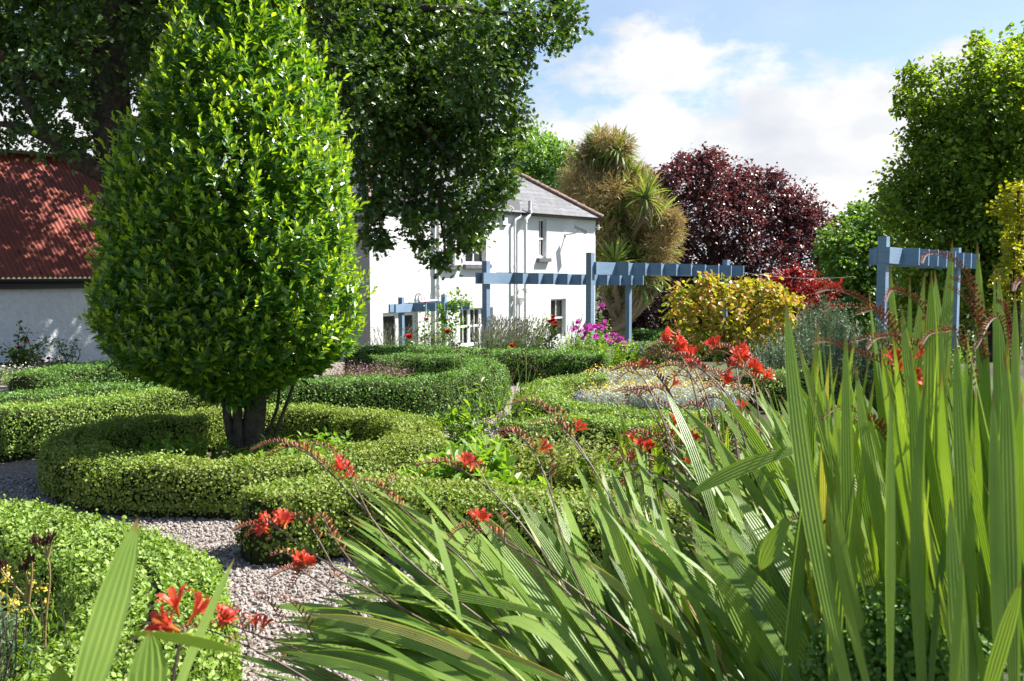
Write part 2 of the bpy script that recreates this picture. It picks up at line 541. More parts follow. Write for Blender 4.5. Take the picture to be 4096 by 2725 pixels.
wc = RAMP(t, nn.outputs[0], [(0.3, (0.60, 0.60, 0.605)), (0.6, (0.66, 0.665, 0.675))])
mm = N(t, "ShaderNodeMix", data_type='RGBA')
L(t, RAMP(t, br.outputs["Color"], [(0.0, 0.3), (1.0, 0.0)]), mm.inputs[0])
L(t, wc, mm.inputs[6])
mm.inputs[7].default_value = (0.5, 0.49, 0.48, 1)
L(t, mm.outputs[2], b.inputs["Base Color"])
b.inputs["Roughness"].default_value = 0.85
n3 = N(t, "ShaderNodeTexNoise")
n3.inputs["Scale"].default_value = 45
n3.inputs["Detail"].default_value = 4
L(t, tcn.outputs["Object"], n3.inputs["Vector"])
hh = MATH(t, 'MULTIPLY_ADD', n3.outputs[0], 0.25, RAMP(t, br.outputs["Color"], [(0, 0.0), (1, 1.0)]))
bp = N(t, "ShaderNodeBump")
bp.inputs["Strength"].default_value = 0.35
bp.inputs["Distance"].default_value = 0.012
L(t, hh, bp.inputs["Height"])
L(t, bp.outputs[0], b.inputs["Normal"])
M['render'] = m
M['rough_render'] = plain("rough_lime_render", (0.76, 0.775, 0.81), 0.9, 0.2, var=(0.86, 0.87, 0.89), bump=(1.0, 0.05), scale=9)
M['shade_grey_end'] = plain("shade_grey_render", (0.42, 0.39, 0.38), 0.9, 0.2, var=(0.48, 0.45, 0.44), bump=(0.5, 0.01), scale=60)  # the grey puts the end wall's shade into its colour
M['white_paint'] = plain("white_paint", (0.78, 0.78, 0.78), 0.4, 0.5, var=(0.72, 0.72, 0.72), scale=5)
M['pipe_paint'] = plain("painted_pipe", (0.74, 0.73, 0.73), 0.45, 0.5, var=(0.66, 0.65, 0.64), scale=9)
M['sill'] = plain("slate_sill", (0.10, 0.10, 0.115), 0.6, 0.4, var=(0.14, 0.14, 0.16), scale=8)
M['felt'] = plain("mineral_felt", (0.11, 0.112, 0.125), 0.85, 0.3, var=(0.21, 0.21, 0.235), bump=(0.3, 0.01), scale=70)
M['gutter'] = plain("black_gutter", (0.012, 0.012, 0.014), 0.35, 0.5)
M['tile_red'] = plain("red_ridge_tile", (0.15, 0.08, 0.065), 0.85, 0.2, var=(0.28, 0.20, 0.18), bump=(0.4, 0.01), scale=9)
M['curtain'] = plain("curtain", (0.5, 0.46, 0.44), 0.9, 0.1)
M['indoor'] = plain("dim_room", (0.05, 0.05, 0.05), 0.9, 0.1)
m, t, b = new_mat("window_glass")
b.inputs["Base Color"].default_value = (0.02, 0.025, 0.025, 1)
b.inputs["Roughness"].default_value = 0.04
b.inputs["Specular IOR Level"].default_value = 0.6
tp = N(t, "ShaderNodeBsdfTransparent")
ms = N(t, "ShaderNodeMixShader")
ms.inputs[0].default_value = 0.45
L(t, b.outputs[0], ms.inputs[1])
L(t, tp.outputs[0], ms.inputs[2])
L(t, ms.outputs[0], t.nodes["Material Output"].inputs[0])
M['glass'] = m

# slate
m, t, b = new_mat("roof_slate")
uvn = N(t, "ShaderNodeUVMap")
br = N(t, "ShaderNodeTexBrick")
br.inputs["Scale"].default_value = 1.0
br.inputs["Brick Width"].default_value = 0.42
br.inputs["Row Height"].default_value = 0.27
br.inputs["Mortar Size"].default_value = 0.012
br.inputs["Color1"].default_value = (0.075, 0.08, 0.09, 1)
br.inputs["Color2"].default_value = (0.12, 0.125, 0.14, 1)
br.inputs["Mortar"].default_value = (0.03, 0.03, 0.034, 1)
L(t, uvn.outputs[0], br.inputs["Vector"])
nn = N(t, "ShaderNodeTexNoise")
nn.inputs["Scale"].default_value = 5
nn.inputs["Detail"].default_value = 8
L(t, uvn.outputs[0], nn.inputs["Vector"])
mm = N(t, "ShaderNodeMix", data_type='RGBA', blend_type='MULTIPLY')
mm.inputs[0].default_value = 1
L(t, br.outputs["Color"], mm.inputs[6])
L(t, RAMP(t, nn.outputs[0], [(0.35, (0.75, 0.73, 0.72)), (0.65, (1.15, 1.12, 1.12))]), mm.inputs[7])
L(t, mm.outputs[2], b.inputs["Base Color"])
b.inputs["Roughness"].default_value = 0.6
bp = N(t, "ShaderNodeBump")
bp.inputs["Strength"].default_value = 0.6
bp.inputs["Distance"].default_value = 0.02
L(t, br.outputs["Fac"], bp.inputs["Height"])
bp.invert = True
L(t, bp.outputs[0], b.inputs["Normal"])
M['slate'] = m

# corrugated red sheet with dark rust blots
m, t, b = new_mat("red_corrugated_sheet")
tcn = N(t, "ShaderNodeTexCoord")
mpn = N(t, "ShaderNodeMapping")
mpn.inputs["Scale"].default_value = (7.0, 1.6, 1.6)
L(t, tcn.outputs["Object"], mpn.inputs[0])
nn = N(t, "ShaderNodeTexNoise")
nn.inputs["Scale"].default_value = 1.0
nn.inputs["Detail"].default_value = 4
L(t, mpn.outputs[0], nn.inputs["Vector"])
n2 = N(t, "ShaderNodeTexNoise")
n2.inputs["Scale"].default_value = 2.2
n2.inputs["Detail"].default_value = 6
L(t, tcn.outputs["Object"], n2.inputs["Vector"])
bc = RAMP(t, n2.outputs[0], [(0.3, (0.19, 0.042, 0.026)), (0.7, (0.27, 0.064, 0.039))])
mm = N(t, "ShaderNodeMix", data_type='RGBA')
L(t, RAMP(t, nn.outputs[0], [(0.66, 0.0), (0.69, 1.0)]), mm.inputs[0])
L(t, bc, mm.inputs[6])
mm.inputs[7].default_value = (0.03, 0.018, 0.015, 1)
L(t, mm.outputs[2], b.inputs["Base Color"])
b.inputs["Roughness"].default_value = 0.55
M['red_sheet'] = m

# blue painted timber
m, t, b = new_mat("blue_painted_timber")
tcn = N(t, "ShaderNodeTexCoord")
mpn = N(t, "ShaderNodeMapping")
mpn.inputs["Scale"].default_value = (3.0, 3.0, 30.0)
L(t, tcn.outputs["Object"], mpn.inputs[0])
nn = N(t, "ShaderNodeTexNoise")
nn.inputs["Scale"].default_value = 1.5
nn.inputs["Detail"].default_value = 6
L(t, mpn.outputs[0], nn.inputs["Vector"])
n2 = N(t, "ShaderNodeTexNoise")
n2.inputs["Scale"].default_value = 2.0
n2.inputs["Detail"].default_value = 5
L(t, tcn.outputs["Object"], n2.inputs["Vector"])
mm = N(t, "ShaderNodeMix", data_type='RGBA', blend_type='MULTIPLY')
mm.inputs[0].default_value = 1
L(t, RAMP(t, n2.outputs[0], [(0.3, (0.145, 0.225, 0.335)), (0.7, (0.19, 0.28, 0.40))]), mm.inputs[6])
L(t, RAMP(t, nn.outputs[0], [(0.3, (0.88, 0.88, 0.88)), (0.6, (1.03, 1.03, 1.03))]), mm.inputs[7])
L(t, mm.outputs[2], b.inputs["Base Color"])
b.inputs["Roughness"].default_value = 0.55
bp = N(t, "ShaderNodeBump")
bp.inputs["Strength"].default_value = 0.35
bp.inputs["Distance"].default_value = 0.006
L(t, nn.outputs[0], bp.inputs["Height"])
L(t, bp.outputs[0], b.inputs["Normal"])
M['blue'] = m

# ground
m, t, b = new_mat("soil_and_lawn")
tcn = N(t, "ShaderNodeTexCoord")
nn = N(t, "ShaderNodeTexNoise")
nn.inputs["Scale"].default_value = 0.5
nn.inputs["Detail"].default_value = 8
L(t, tcn.outputs["Object"], nn.inputs["Vector"])
n2 = N(t, "ShaderNodeTexNoise")
n2.inputs["Scale"].default_value = 24
n2.inputs["Detail"].default_value = 6
L(t, tcn.outputs["Object"], n2.inputs["Vector"])
mm = N(t, "ShaderNodeMix", data_type='RGBA')
L(t, RAMP(t, nn.outputs[0], [(0.4, 0.0), (0.6, 1.0)]), mm.inputs[0])
L(t, RAMP(t, n2.outputs[0], [(0.3, (0.022, 0.016, 0.010)), (0.7, (0.055, 0.04, 0.028))]), mm.inputs[6])
L(t, RAMP(t, n2.outputs[0], [(0.3, (0.03, 0.05, 0.012)), (0.7, (0.07, 0.11, 0.025))]), mm.inputs[7])
L(t, mm.outputs[2], b.inputs["Base Color"])
b.inputs["Roughness"].default_value = 0.95
bp = N(t, "ShaderNodeBump")
bp.inputs["Strength"].default_value = 0.8
bp.inputs["Distance"].default_value = 0.04
L(t, n2.outputs[0], bp.inputs["Height"])
L(t, bp.outputs[0], b.inputs["Normal"])
M['soil'] = m

m, t, b = new_mat("gravel_bed")
tcn = N(t, "ShaderNodeTexCoord")
vo = N(t, "ShaderNodeTexVoronoi")
vo.inputs["Scale"].default_value = 55
L(t, tcn.outputs["Object"], vo.inputs["Vector"])
sv = N(t, "ShaderNodeSeparateColor")
L(t, vo.outputs["Color"], sv.inputs[0])
L(t, RAMP(t, sv.outputs[0], [(0.0, (0.13, 0.105, 0.09)), (0.4, (0.21, 0.175, 0.155)), (0.8, (0.28, 0.24, 0.215)), (1, (0.34, 0.31, 0.29))]), b.inputs["Base Color"])
b.inputs["Roughness"].default_value = 0.85
bp = N(t, "ShaderNodeBump")
bp.inputs["Strength"].default_value = 1.0
bp.inputs["Distance"].default_value = 0.015
bp.invert = True
L(t, vo.outputs["Distance"], bp.inputs["Height"])
L(t, bp.outputs[0], b.inputs["Normal"])
M['gravel'] = m
M['stone'] = leaf_mat("gravel_stone", [(0.1552, 0.1228, 0.1066), (0.2457, 0.2069, 0.1874), (0.3103, 0.2715, 0.2489), (0.375, 0.3491, 0.3297)], trans=0.0, rough=0.8, spec=0.3)
M['skin'] = plain("skin", (0.5, 0.28, 0.2), 0.5, 0.4)
M['hair'] = plain("brown_hair", (0.09, 0.045, 0.025), 0.5, 0.4, var=(0.16, 0.085, 0.045), scale=25)
M['shirt'] = plain("dark_shirt", (0.03, 0.035, 0.05), 0.9, 0.2)
M['dark_glass'] = plain("lens_glass", (0.01, 0.01, 0.012), 0.1, 0.5)
M['wire'] = plain("galvanised_wire", (0.12, 0.12, 0.12), 0.5, 0.4, metal=0.6)

# ------------------------------------------------------------------ leaf templates (x across, y along, z up)
LEAF = (np.array([(0, 0, 0), (.26, .3, .07), (.25, .66, .05), (0, 1, -.05), (-.25, .66, .05), (-.26, .3, .07)], float),
        [(0, 1, 2, 3), (0, 3, 4, 5)])
OVAL = (np.array([(0, 0, 0), (.38, .3, .07), (.36, .7, .05), (0, 1, -.03), (-.36, .7, .05), (-.38, .3, .07)], float),
        [(0, 1, 2, 3), (0, 3, 4, 5)])
QUAD = (np.array([(0, 0, 0), (.35, .5, .06), (0, 1, 0), (-.35, .5, .06)], float), [(0, 1, 2), (0, 2, 3)])
OAKL = (np.array([(0, 0, 0), (.10, .14, .02), (.26, .26, .05), (.12, .36, .03), (.36, .52, .07), (.17, .62, .04), (.34, .80, .06), (.14, .86, .02), (0, 1, -.04),
                  (-.14, .86, .02), (-.34, .80, .06), (-.17, .62, .04), (-.36, .52, .07), (-.12, .36, .03), (-.26, .26, .05), (-.10, .14, .02)], float),
        [(0, 1, 2, 3, 4, 5, 6, 7, 8), (0, 8, 9, 10, 11, 12, 13, 14, 15)])
NEEDLE = (np.array([(-.06, 0, 0), (.06, 0, 0), (.07, .6, .0), (0, 1, 0), (-.07, .6, 0)], float), [(0, 1, 2, 3, 4)])
STRAP = (np.array([(-.03, 0, 0), (.03, 0, 0), (.04, .4, .05), (-.04, .4, .05), (.035, .75, .0), (-.035, .75, 0), (0, 1, -.12)], float),
         [(0, 1, 2, 3), (3, 2, 4, 5), (5, 4, 6)])
PETAL = (np.array([(0, 0, 0), (.3, .35, .12), (.34, .75, .08), (0, 1, -.04), (-.34, .75, .08), (-.3, .35, .12), (0, .5, -.02)], float),
         [(0, 1, 6), (1, 2, 6), (2, 3, 6), (3, 4, 6), (4, 5, 6), (5, 0, 6)])


def unit(a):
    return a / np.maximum(np.linalg.norm(a, axis=-1, keepdims=True), 1e-9)


def rdir(n):
    return unit(R.normal(size=(n, 3)))


UP = np.array((0.0, 0, 1))


# ------------------------------------------------------------------ setting
def terrain():
    xs = np.concatenate([np.linspace(-400, -40, 8), np.linspace(-36, 36, 73), np.linspace(40, 400, 8)])
    ys = np.concatenate([np.linspace(-60, -6, 6), np.linspace(-4, 46, 101), np.linspace(52, 500, 10)])
    X, Y = np.meshgrid(xs, ys)
    Z = ground(X, Y)
    V = np.stack([X.ravel(), Y.ravel(), Z.ravel()], 1)
    nx = len(xs)
    f = np.array([(j * nx + i, j * nx + i + 1, (j + 1) * nx + i + 1, (j + 1) * nx + i) for j in range(len(ys) - 1) for i in range(nx - 1)])
    o = MB().add(V, f, sm=True).build("ground", M['soil'])
    o["kind"] = "structure"
    xs = np.linspace(-9, 6, 61)
    ys = np.linspace(2.2, 19, 68)
    X, Y = np.meshgrid(xs, ys)
    V = np.stack([X.ravel(), Y.ravel(), ground(X, Y).ravel() + .006], 1)
    nx = len(xs)
    f = np.array([(j * nx + i, j * nx + i + 1, (j + 1) * nx + i + 1, (j + 1) * nx + i) for j in range(len(ys) - 1) for i in range(nx - 1)])
    o = MB().add(V, f, sm=True).build("gravel_path", M['gravel'])
    o["kind"] = "structure"
    edge = [(2.2, -.55), (4.6, -.55), (5.5, -.95), (7.2, -.8), (8.6, -.45), (9.6, -.1), (11, .2), (12.5, .5), (19, 1.2)]
    ys = np.linspace(2.2, 19, 90)
    ex = np.interp(ys, [e[0] for e in edge], [e[1] for e in edge])
    nx = 40
    V = []
    for y_, e_ in zip(ys, ex):
        xx = np.concatenate([e_ + np.linspace(0, 1, nx) ** 1.3 * (6.2 - e_)])
        V.append(np.stack([xx, np.full(nx, y_), ground(xx, y_) + .011], 1))
    V = np.concatenate(V)
    f = np.array([(j * nx + i, j * nx + i + 1, (j + 1) * nx + i + 1, (j + 1) * nx + i) for j in range(len(ys) - 1) for i in range(nx - 1)])
    o = MB().add(V, f, sm=True).build("planting_bed", M['soil'])
    o["kind"] = "structure"
    for bx, by, br_ in ((-2.2, 8.42, 1.25), (-2.35, 3.6, .72), (-4.6, 12.3, 1.0)):
        a = np.linspace(0, 2 * math.pi, 25)[:-1]
        V = np.stack([bx + br_ * np.cos(a), by + br_ * np.sin(a), ground(bx + br_ * np.cos(a), by + br_ * np.sin(a)) + .012], 1)
        o = MB().add(V, [tuple(range(24))]).build("planting_bed", M['soil'])
        o["kind"] = "structure"


terrain()


def gravel_stones():
    phi = (1 + 5 ** .5) / 2
    iv = np.array([(-1, phi, 0), (1, phi, 0), (-1, -phi, 0), (1, -phi, 0), (0, -1, phi), (0, 1, phi), (0, -1, -phi), (0, 1, -phi), (phi, 0, -1), (phi, 0, 1), (-phi, 0, -1), (-phi, 0, 1)])
    iv = iv / np.linalg.norm(iv[0])
    fi = np.array([(0, 11, 5), (0, 5, 1), (0, 1, 7), (0, 7, 10), (0, 10, 11), (1, 5, 9), (5, 11, 4), (11, 10, 2), (10, 7, 6), (7, 1, 8),
                   (3, 9, 4), (3, 4, 2), (3, 2, 6), (3, 6, 8), (3, 8, 9), (4, 9, 5), (2, 4, 11), (6, 2, 10), (8, 6, 7), (9, 8, 1)])
    n = 17000
    x = R.uniform(-2.6, -.5, n)
    y = 2.4 + 4.6 * R.uniform(0, 1, n)
    x2 = R.uniform(-5.2, -3.4, 3500)
    y2 = R.uniform(5.4, 8.2, 3500)
    x3 = R.uniform(-1.4, .1, 2600)
    y3 = R.uniform(8.5, 12.0, 2600)
    x = np.concatenate([x, x2, x3])
    y = np.concatenate([y, y2, y3])
    n = len(x)
    s = R.uniform(.007, .015, n) * np.where(y > 7, 1.25, 1.0)
    A = rdir(n)
    B = unit(np.cross(A, rdir(n)))
    Cc = np.cross(A, B)
    sc = R.uniform(.6, 1.25, (n, 3))
    jit = R.uniform(.75, 1.2, (n, 12, 1))
    loc = iv[None] * jit * sc[:, None, :] * s[:, None, None]
    V = loc[:, :, 0:1] * A[:, None] + loc[:, :, 1:2] * B[:, None] + loc[:, :, 2:3] * Cc[:, None]
    V += np.stack([x, y, ground(x, y) + .006 + s * .5], 1)[:, None, :]
    F = (np.arange(n) * 12)[:, None, None] + fi[None]
    o = MB().add(V.reshape(-1, 3), F.reshape(-1, 3)).build("gravel", M['stone'])
    tag(o, "loose pale pinkish gravel covering the path between hedges", "gravel", kind="stuff")


gravel_stones()

# ------------------------------------------------------------------ house
HL = np.array((-3.99, 28.0))
HR_ = np.array((3.12, 37.4))
HLEN = float(np.linalg.norm(HR_ - HL))
HD = (HR_ - HL) / HLEN
HI = np.array((-HD[1], HD[0]))          # inward
HANG = math.atan2(HD[1], HD[0])


def HF(px, py, org=HL, dirn=HD):
    """photo pixel on a wall plane -> (along wall, height)"""
    d = ray(px, py)
    inn = np.array((-dirn[1], dirn[0]))
    t = np.dot(org, inn) / np.dot(d[:2], inn)
    p = d * t
    return float(np.dot(p[:2] - org, dirn)), float(EYE + p[2])


def frame_root(name, org, z, ang, label, cat):
    return empty(name, (org[0], org[1], z), label, cat, rz=ang)


class Loc:
    """adds shapes given in a wall's own frame: x along, y inward, z world height"""

    def __init__(s, org, ang):
        c, sn = math.cos(ang), math.sin(ang)
        s.M = np.array([(c, -sn, 0), (sn, c, 0), (0, 0, 1)])
        s.o = np.array((org[0], org[1], 0.0))

    def p(s, V):
        return np.asarray(V, float).reshape(-1, 3) @ s.M.T + s.o


HLc = Loc(HL, HANG)


def lbox(mb, fr, x0, x1, y0, y1, z0, z1):
    V = np.array([(x0, y0, z0), (x1, y0, z0), (x1, y1, z0), (x0, y1, z0), (x0, y0, z1), (x1, y0, z1), (x1, y1, z1), (x0, y1, z1)])
    return mb.add(fr.p(V), np.array([(0, 3, 2, 1), (4, 5, 6, 7), (0, 1, 5, 4), (1, 2, 6, 5), (2, 3, 7, 6), (3, 0, 4, 7)]))


def localise(o, root):
    """re-express vertices in the root's frame so object texture axes follow the wall"""
    return o


def house():
    root = frame_root("house", HL, HOUSE_Z, HANG, "two storey white rendered house with slate hipped roof and grey felt parapet", "house")
    gz = HOUSE_Z - .3
    _, ez = HF(2240, 866)
    _, pz = HF(2060, 862)
    top = ez
    depth = 7.4
    ops = []     # openings: (x0,x1,z0,z1,kind)

    def op(pl, pt, pr, pb, kind, z0=None):
        x0, z1 = HF(pl, pt)
        x1, _ = HF(pr, pt)
        _, zz = HF(pr, pb)
        ops.append((x0, x1, z0 if z0 is not None else zz, z1, kind))
    op(2155, 876, 2187, 1033, 'sash')
    op(1861, 890, 1945, 1058, 'case')
    op(1772, 893, 1820, 1061, 'sash')
    op(2203, 1197, 2264, 1345, 'sash')
    op(1840, 1235, 1972, 1375, 'wide')
    op(1531, 1252, 1672, 1420, 'door', HOUSE_Z + .05)
    xs = sorted(set([0, HLEN] + [o[0] for o in ops] + [o[1] for o in ops]))
    zs = sorted(set([gz, top] + [o[2] for o in ops] + [o[3] for o in ops]))
    mb = MB()
    for i in range(len(xs) - 1):
        for j in range(len(zs) - 1):
            cx, cz = (xs[i] + xs[i + 1]) / 2, (zs[j] + zs[j + 1]) / 2
            if any(o[0] < cx < o[1] and o[2] < cz < o[3] for o in ops):
                continue
            mb.add(HLc.p([(xs[i], 0, zs[j]), (xs[i + 1], 0, zs[j]), (xs[i + 1], 0, zs[j + 1]), (xs[i], 0, zs[j + 1])]), [(0, 1, 2, 3)])
    RV = .17
    for x0, x1, z0, z1, k in ops:
        for q in ([(x0, 0, z0), (x0, RV, z0), (x0, RV, z1), (x0, 0, z1)], [(x1, 0, z0), (x1, 0, z1), (x1, RV, z1), (x1, RV, z0)],
                  [(x0, 0, z1), (x0, RV, z1), (x1, RV, z1), (x1, 0, z1)], [(x0, 0, z0), (x1, 0, z0), (x1, RV, z0), (x0, RV, z0)]):
            mb.add(HLc.p(q), [(0, 1, 2, 3)])
    # right end and back
    for q in ([(HLEN, 0, gz), (HLEN, depth, gz), (HLEN, depth, top), (HLEN, 0, top)], [(HLEN, depth, gz), (0, depth, gz), (0, depth, top), (HLEN, depth, top)]):
        mb.add(HLc.p(q), [(0, 1, 2, 3)])
    w = mb.build("wall", None, None)
    # object-space texture: wall frame
    Mi = mat_of(root).inverted()
    w.data.transform(Mi)
    w.parent = root
    w.data.materials.append(M['render'])
    e = MB().add(HLc.p([(0, 0, gz), (0, 0, top), (0, depth, top), (0, depth, gz)]), [(0, 1, 2, 3)]).build("end_wall", M['shade_grey_end'], root, "end wall with its shade painted grey")
    # windows
    for x0, x1, z0, z1, k in ops:
        f = MB()
        fw = .055 if k != 'door' else .11
        y0, y1 = RV - .07, RV - .005
        lbox(f, HLc, x0 + .003, x0 + fw, y0, y1, z0 + .003, z1 - .003)
        lbox(f, HLc, x1 - fw, x1 - .003, y0, y1, z0 + .003, z1 - .003)
        lbox(f, HLc, x0 + fw, x1 - fw, y0, y1, z1 - fw, z1 - .003)
        if k != 'door':
            lbox(f, HLc, x0 + fw, x1 - fw, y0, y1, z0 + .003, z0 + fw + .03)
        zm = z0 + (z1 - z0) * .5
        xm = (x0 + x1) / 2
        if k in ('sash',):
            lbox(f, HLc, x0 + fw, x1 - fw, y0 - .012, y1 - .004, zm - .03, zm + .03)
            lbox(f, HLc, xm - .014, xm + .014, y0 + .008, y1 - .008, z0 + fw + .03, zm - .03)
            lbox(f, HLc, xm - .014, xm + .014, y0 + .008, y1 - .008, zm + .03, z1 - fw)
        elif k == 'case':
            lbox(f, HLc, xm - .02, xm + .02, y0 + .006, y1 - .006, z0 + fw + .03, z1 - fw)
        elif k == 'wide':
            n = 3
            zt = z0 + (z1 - z0) * .52
            for i in range(1, n):
                xx = x0 + (x1 - x0) * i / n
                lbox(f, HLc, xx - .06, xx + .06, y0, y1 - .002, z0 + fw + .03, z1 - fw)
            for i in range(n):
                a, b_ = x0 + (x1 - x0) * i / n, x0 + (x1 - x0) * (i + 1) / n
                a += .062 if i else fw
                b_ -= .062 if i < n - 1 else fw
                lbox(f, HLc, a, b_, y0 + .004, y1 - .006, zt - .035, zt + .035)
                cxx = (a + b_) / 2
                lbox(f, HLc, cxx - .013, cxx + .013, y0 + .012, y1 - .01, z0 + fw + .03, zt - .035)
                lbox(f, HLc, cxx - .013, cxx + .013, y0 + .012, y1 - .01, zt + .035, z1 - fw)
        else:
            lbox(f, HLc, xm - .13, xm + .13, y0 - .01, y1, z0 + .02, z1 - fw)
        fo = f.build("door" if k == 'door' else "window", M['white_paint'], root)
        if k == 'door':
            fo["label"] = "white glazed double door"
        MB().add(HLc.p([(x0 + .02, RV - .03, z0 + .02), (x1 - .02, RV - .03, z0 + .02), (x1 - .02, RV - .03, z1 - .02), (x0 + .02, RV - .03, z1 - .02)]), [(0, 1, 2, 3)]).build("pane", M['glass'], fo)
        # room behind: dark box and a curtain fold
        rb = MB()
        for q in ([(x0 - .3, 1.4, z0 - .2), (x1 + .5, 1.4, z0 - .2), (x1 + .5, 1.4, z1 + .2), (x0 - .3, 1.4, z1 + .2)],
                  [(x0 - .3, .2, z0 - .2), (x0 - .3, 1.4, z0 - .2), (x0 - .3, 1.4, z1 + .2), (x0 - .3, .2, z1 + .2)],
                  [(x1 + .5, .2, z0 - .2), (x1 + .5, .2, z1 + .2), (x1 + .5, 1.4, z1 + .2), (x1 + .5, 1.4, z0 - .2)],
                  [(x0 - .3, .2, z1 + .2), (x0 - .3, 1.4, z1 + .2), (x1 + .5, 1.4, z1 + .2), (x1 + .5, .2, z1 + .2)]):
            rb.add(HLc.p(q), [(0, 1, 2, 3)])
        rb.build("room_lining", M['indoor'], fo)
        if k != 'door':
            cm = MB()
            nn_ = 25
            xa = np.linspace(x1 - (x1 - x0) * .34, x1 + .02, nn_)
            ya = RV + .08 + .03 * np.sin(np.arange(nn_) * 1.5)
            V = np.concatenate([np.stack([xa, ya, np.full(nn_, z0)], 1), np.stack([xa, ya, np.full(nn_, z1)], 1)])
            cm.add(HLc.p(V), np.array([(i, i + 1, nn_ + i + 1, nn_ + i) for i in range(nn_ - 1)]), sm=True)
            cm.build("curtain", M['curtain'], fo)
        if k in ('sash', 'case') and z0 > 0.5:
            sb = MB()
            lbox(sb, HLc, x0 - .12, x1 + .12, -.13, RV - .075, z0 - .13, z0 - .002)
            sb.build("sill", M['sill'], root)
    # roof (hipped)
    ov = .18
    pitch = math.tan(math.radians(35))
    ze = top + .02
    run = depth / 2 + ov
    zr = ze + run * pitch
    A = [(-ov, -ov, ze), (HLEN + ov, -ov, ze), (HLEN + ov, depth + ov, ze), (-ov, depth + ov, ze), (run - ov, depth / 2, zr), (HLEN + ov - run, depth / 2, zr)]
    A = np.array(A)
    rf = MB()
    sl = math.hypot(run, run * pitch)

    def face(ids, ax, flip=False):
        V = A[ids]
        u = V[:, ax]
        v = (V[:, 2] - ze) / (run * pitch) * sl
        rf.add(HLc.p(V), [tuple(range(len(ids)))], uv=np.stack([u, v], 1))
    face([0, 1, 5, 4], 0)
    face([1, 2, 5], 1)
    face([2, 3, 4, 5], 0)
    face([3, 0, 4], 1)
    ro = rf.build("roof", M['slate'], root)
    rt = MB()
    for a, b_ in ((1, 5), (5, 4), (0, 4), (2, 5)):
        p0, p1 = A[a] + (0, 0, .03), A[b_] + (0, 0, .03)
        m_ = int(np.linalg.norm(p1 - p0) / .38)
        for i in range(m_):
            q0, q1 = p0 + (p1 - p0) * i / m_, p0 + (p1 - p0) * (i + .97) / m_
            rt.tube(HLc.p([q0, q1]), [.125, .105], k=8)
    rt.build("ridge_tile", M['tile_red'], ro)
    # gutter right of the parapet
    px0, _ = HF(2080, 850)
    g = MB()
    k = 9
    ang = np.linspace(math.pi, 2 * math.pi, k)
    for xa, xb in ((px0, HLEN + .2),):
        prof = np.stack([np.cos(ang) * .075 - .19, np.sin(ang) * .075 + top + .03], 1)
        V = np.concatenate([np.stack([np.full(k, xa), prof[:, 0], prof[:, 1]], 1), np.stack([np.full(k, xb), prof[:, 0], prof[:, 1]], 1)])
        g.add(HLc.p(V), np.array([(i, i + 1, k + i + 1, k + i) for i in range(k - 1)]), sm=True)
        lbox(g, HLc, xa, xb, -.115, -.09, top - .06, top + .045)
    g.build("gutter", M['gutter'], root)
    # parapet in grey felt
    _, t0 = HF(1549, 771.6)
    _, t1 = HF(2073, 798)
    xt0, _ = HF(1549, 771.6)
    xt1, _ = HF(2073, 798)
    xp0 = -.05
    za = t0 + (t1 - t0) * (xp0 - xt0) / (xt1 - xt0)
    pb0 = HF(1607, 829.7)[1]
    pb1 = HF(2058, 861.7)[1]
    pf = MB()
    V = np.array([(xp0, -.09, pb0), (xt1, -.09, pb1), (xt1, 1.9, pb1), (xp0, 1.9, pb0), (xp0, -.05, za), (xt1, -.05, t1), (xt1, 1.9, t1), (xp0, 1.9, za)])
    pf.add(HLc.p(V), np.array([(0, 3, 2, 1), (4, 5, 6, 7), (0, 1, 5, 4), (1, 2, 6, 5), (2, 3, 7, 6), (3, 0, 4, 7)]))
    x = .6
    while x < xt1 - .1:
        f_ = (x - xp0) / (xt1 - xp0)
        lbox(pf, HLc, x, x + .018, -.096, -.03, pb0 + (pb1 - pb0) * f_ + .01, za + (t1 - za) * f_ - .012)
        x += .92
    pf.build("parapet", M['felt'], root)
    # pipes
    def pipe(ptspx, r, off=-.10, top_z=None, extra=None, collars=()):
        pts = []
        for (a, b_) in ptspx:
            s_, z_ = HF(a, b_)
            pts.append((s_, off, z_))
        if extra:
            pts += extra
        mbp = MB()
        mbp.tube(HLc.p(pts), r, k=10)
        x_b = pts[-1][0]
        for cz in collars:
            s_, z_ = HF(cz[0], cz[1])
            mbp.tube(HLc.p([(s_, off, z_ - .06), (s_, off, z_ + .06)]), r * 1.28, k=10)
        return mbp.build("drainpipe", M['pipe_paint'], root)
    s1 = HF(1743, 1100)[0]
    pipe([(1743, 850), (1743, 1420)], .062, collars=[(1743, 1145), (1743, 1175), (1743, 1050)])
    s2 = HF(2050, 1000)[0]
    pipe([(2073, 858), (2071, 868), (2053, 879), (2049, 890), (2049, 1425)], .04, collars=[(2049, 893), (2049, 1068), (2049, 1240)])
    pipe([(2100, 805), (2100, 850), (2097, 862), (2084, 878), (2082, 890), (2082, 1425)], .062, off=-.2, collars=[(2100, 848), (2082, 885), (2082, 1160)])
    mbp = MB()
    s_, z_ = HF(2082, 1165)
    s0, z0 = HF(2058, 1175)
    mbp.tube(HLc.p([(s_, -.16, z_ + .05), (s_ - .12, -.16, z_ + .1), (s0, -.16, z_ + .1), (s0, -.12, z_ - .1)]), .045, k=8)
    s3, z3 = HF(2067, 1190)
    V = HLc.p([(s3 - .11, -.25, z3), (s3 + .11, -.25, z3), (s3 + .11, -.05, z3), (s3 - .11, -.05, z3), (s3 - .05, -.17, z3 - .25), (s3 + .05, -.17, z3 - .25), (s3 + .05, -.08, z3 - .25), (s3 - .05, -.08, z3 - .25)])
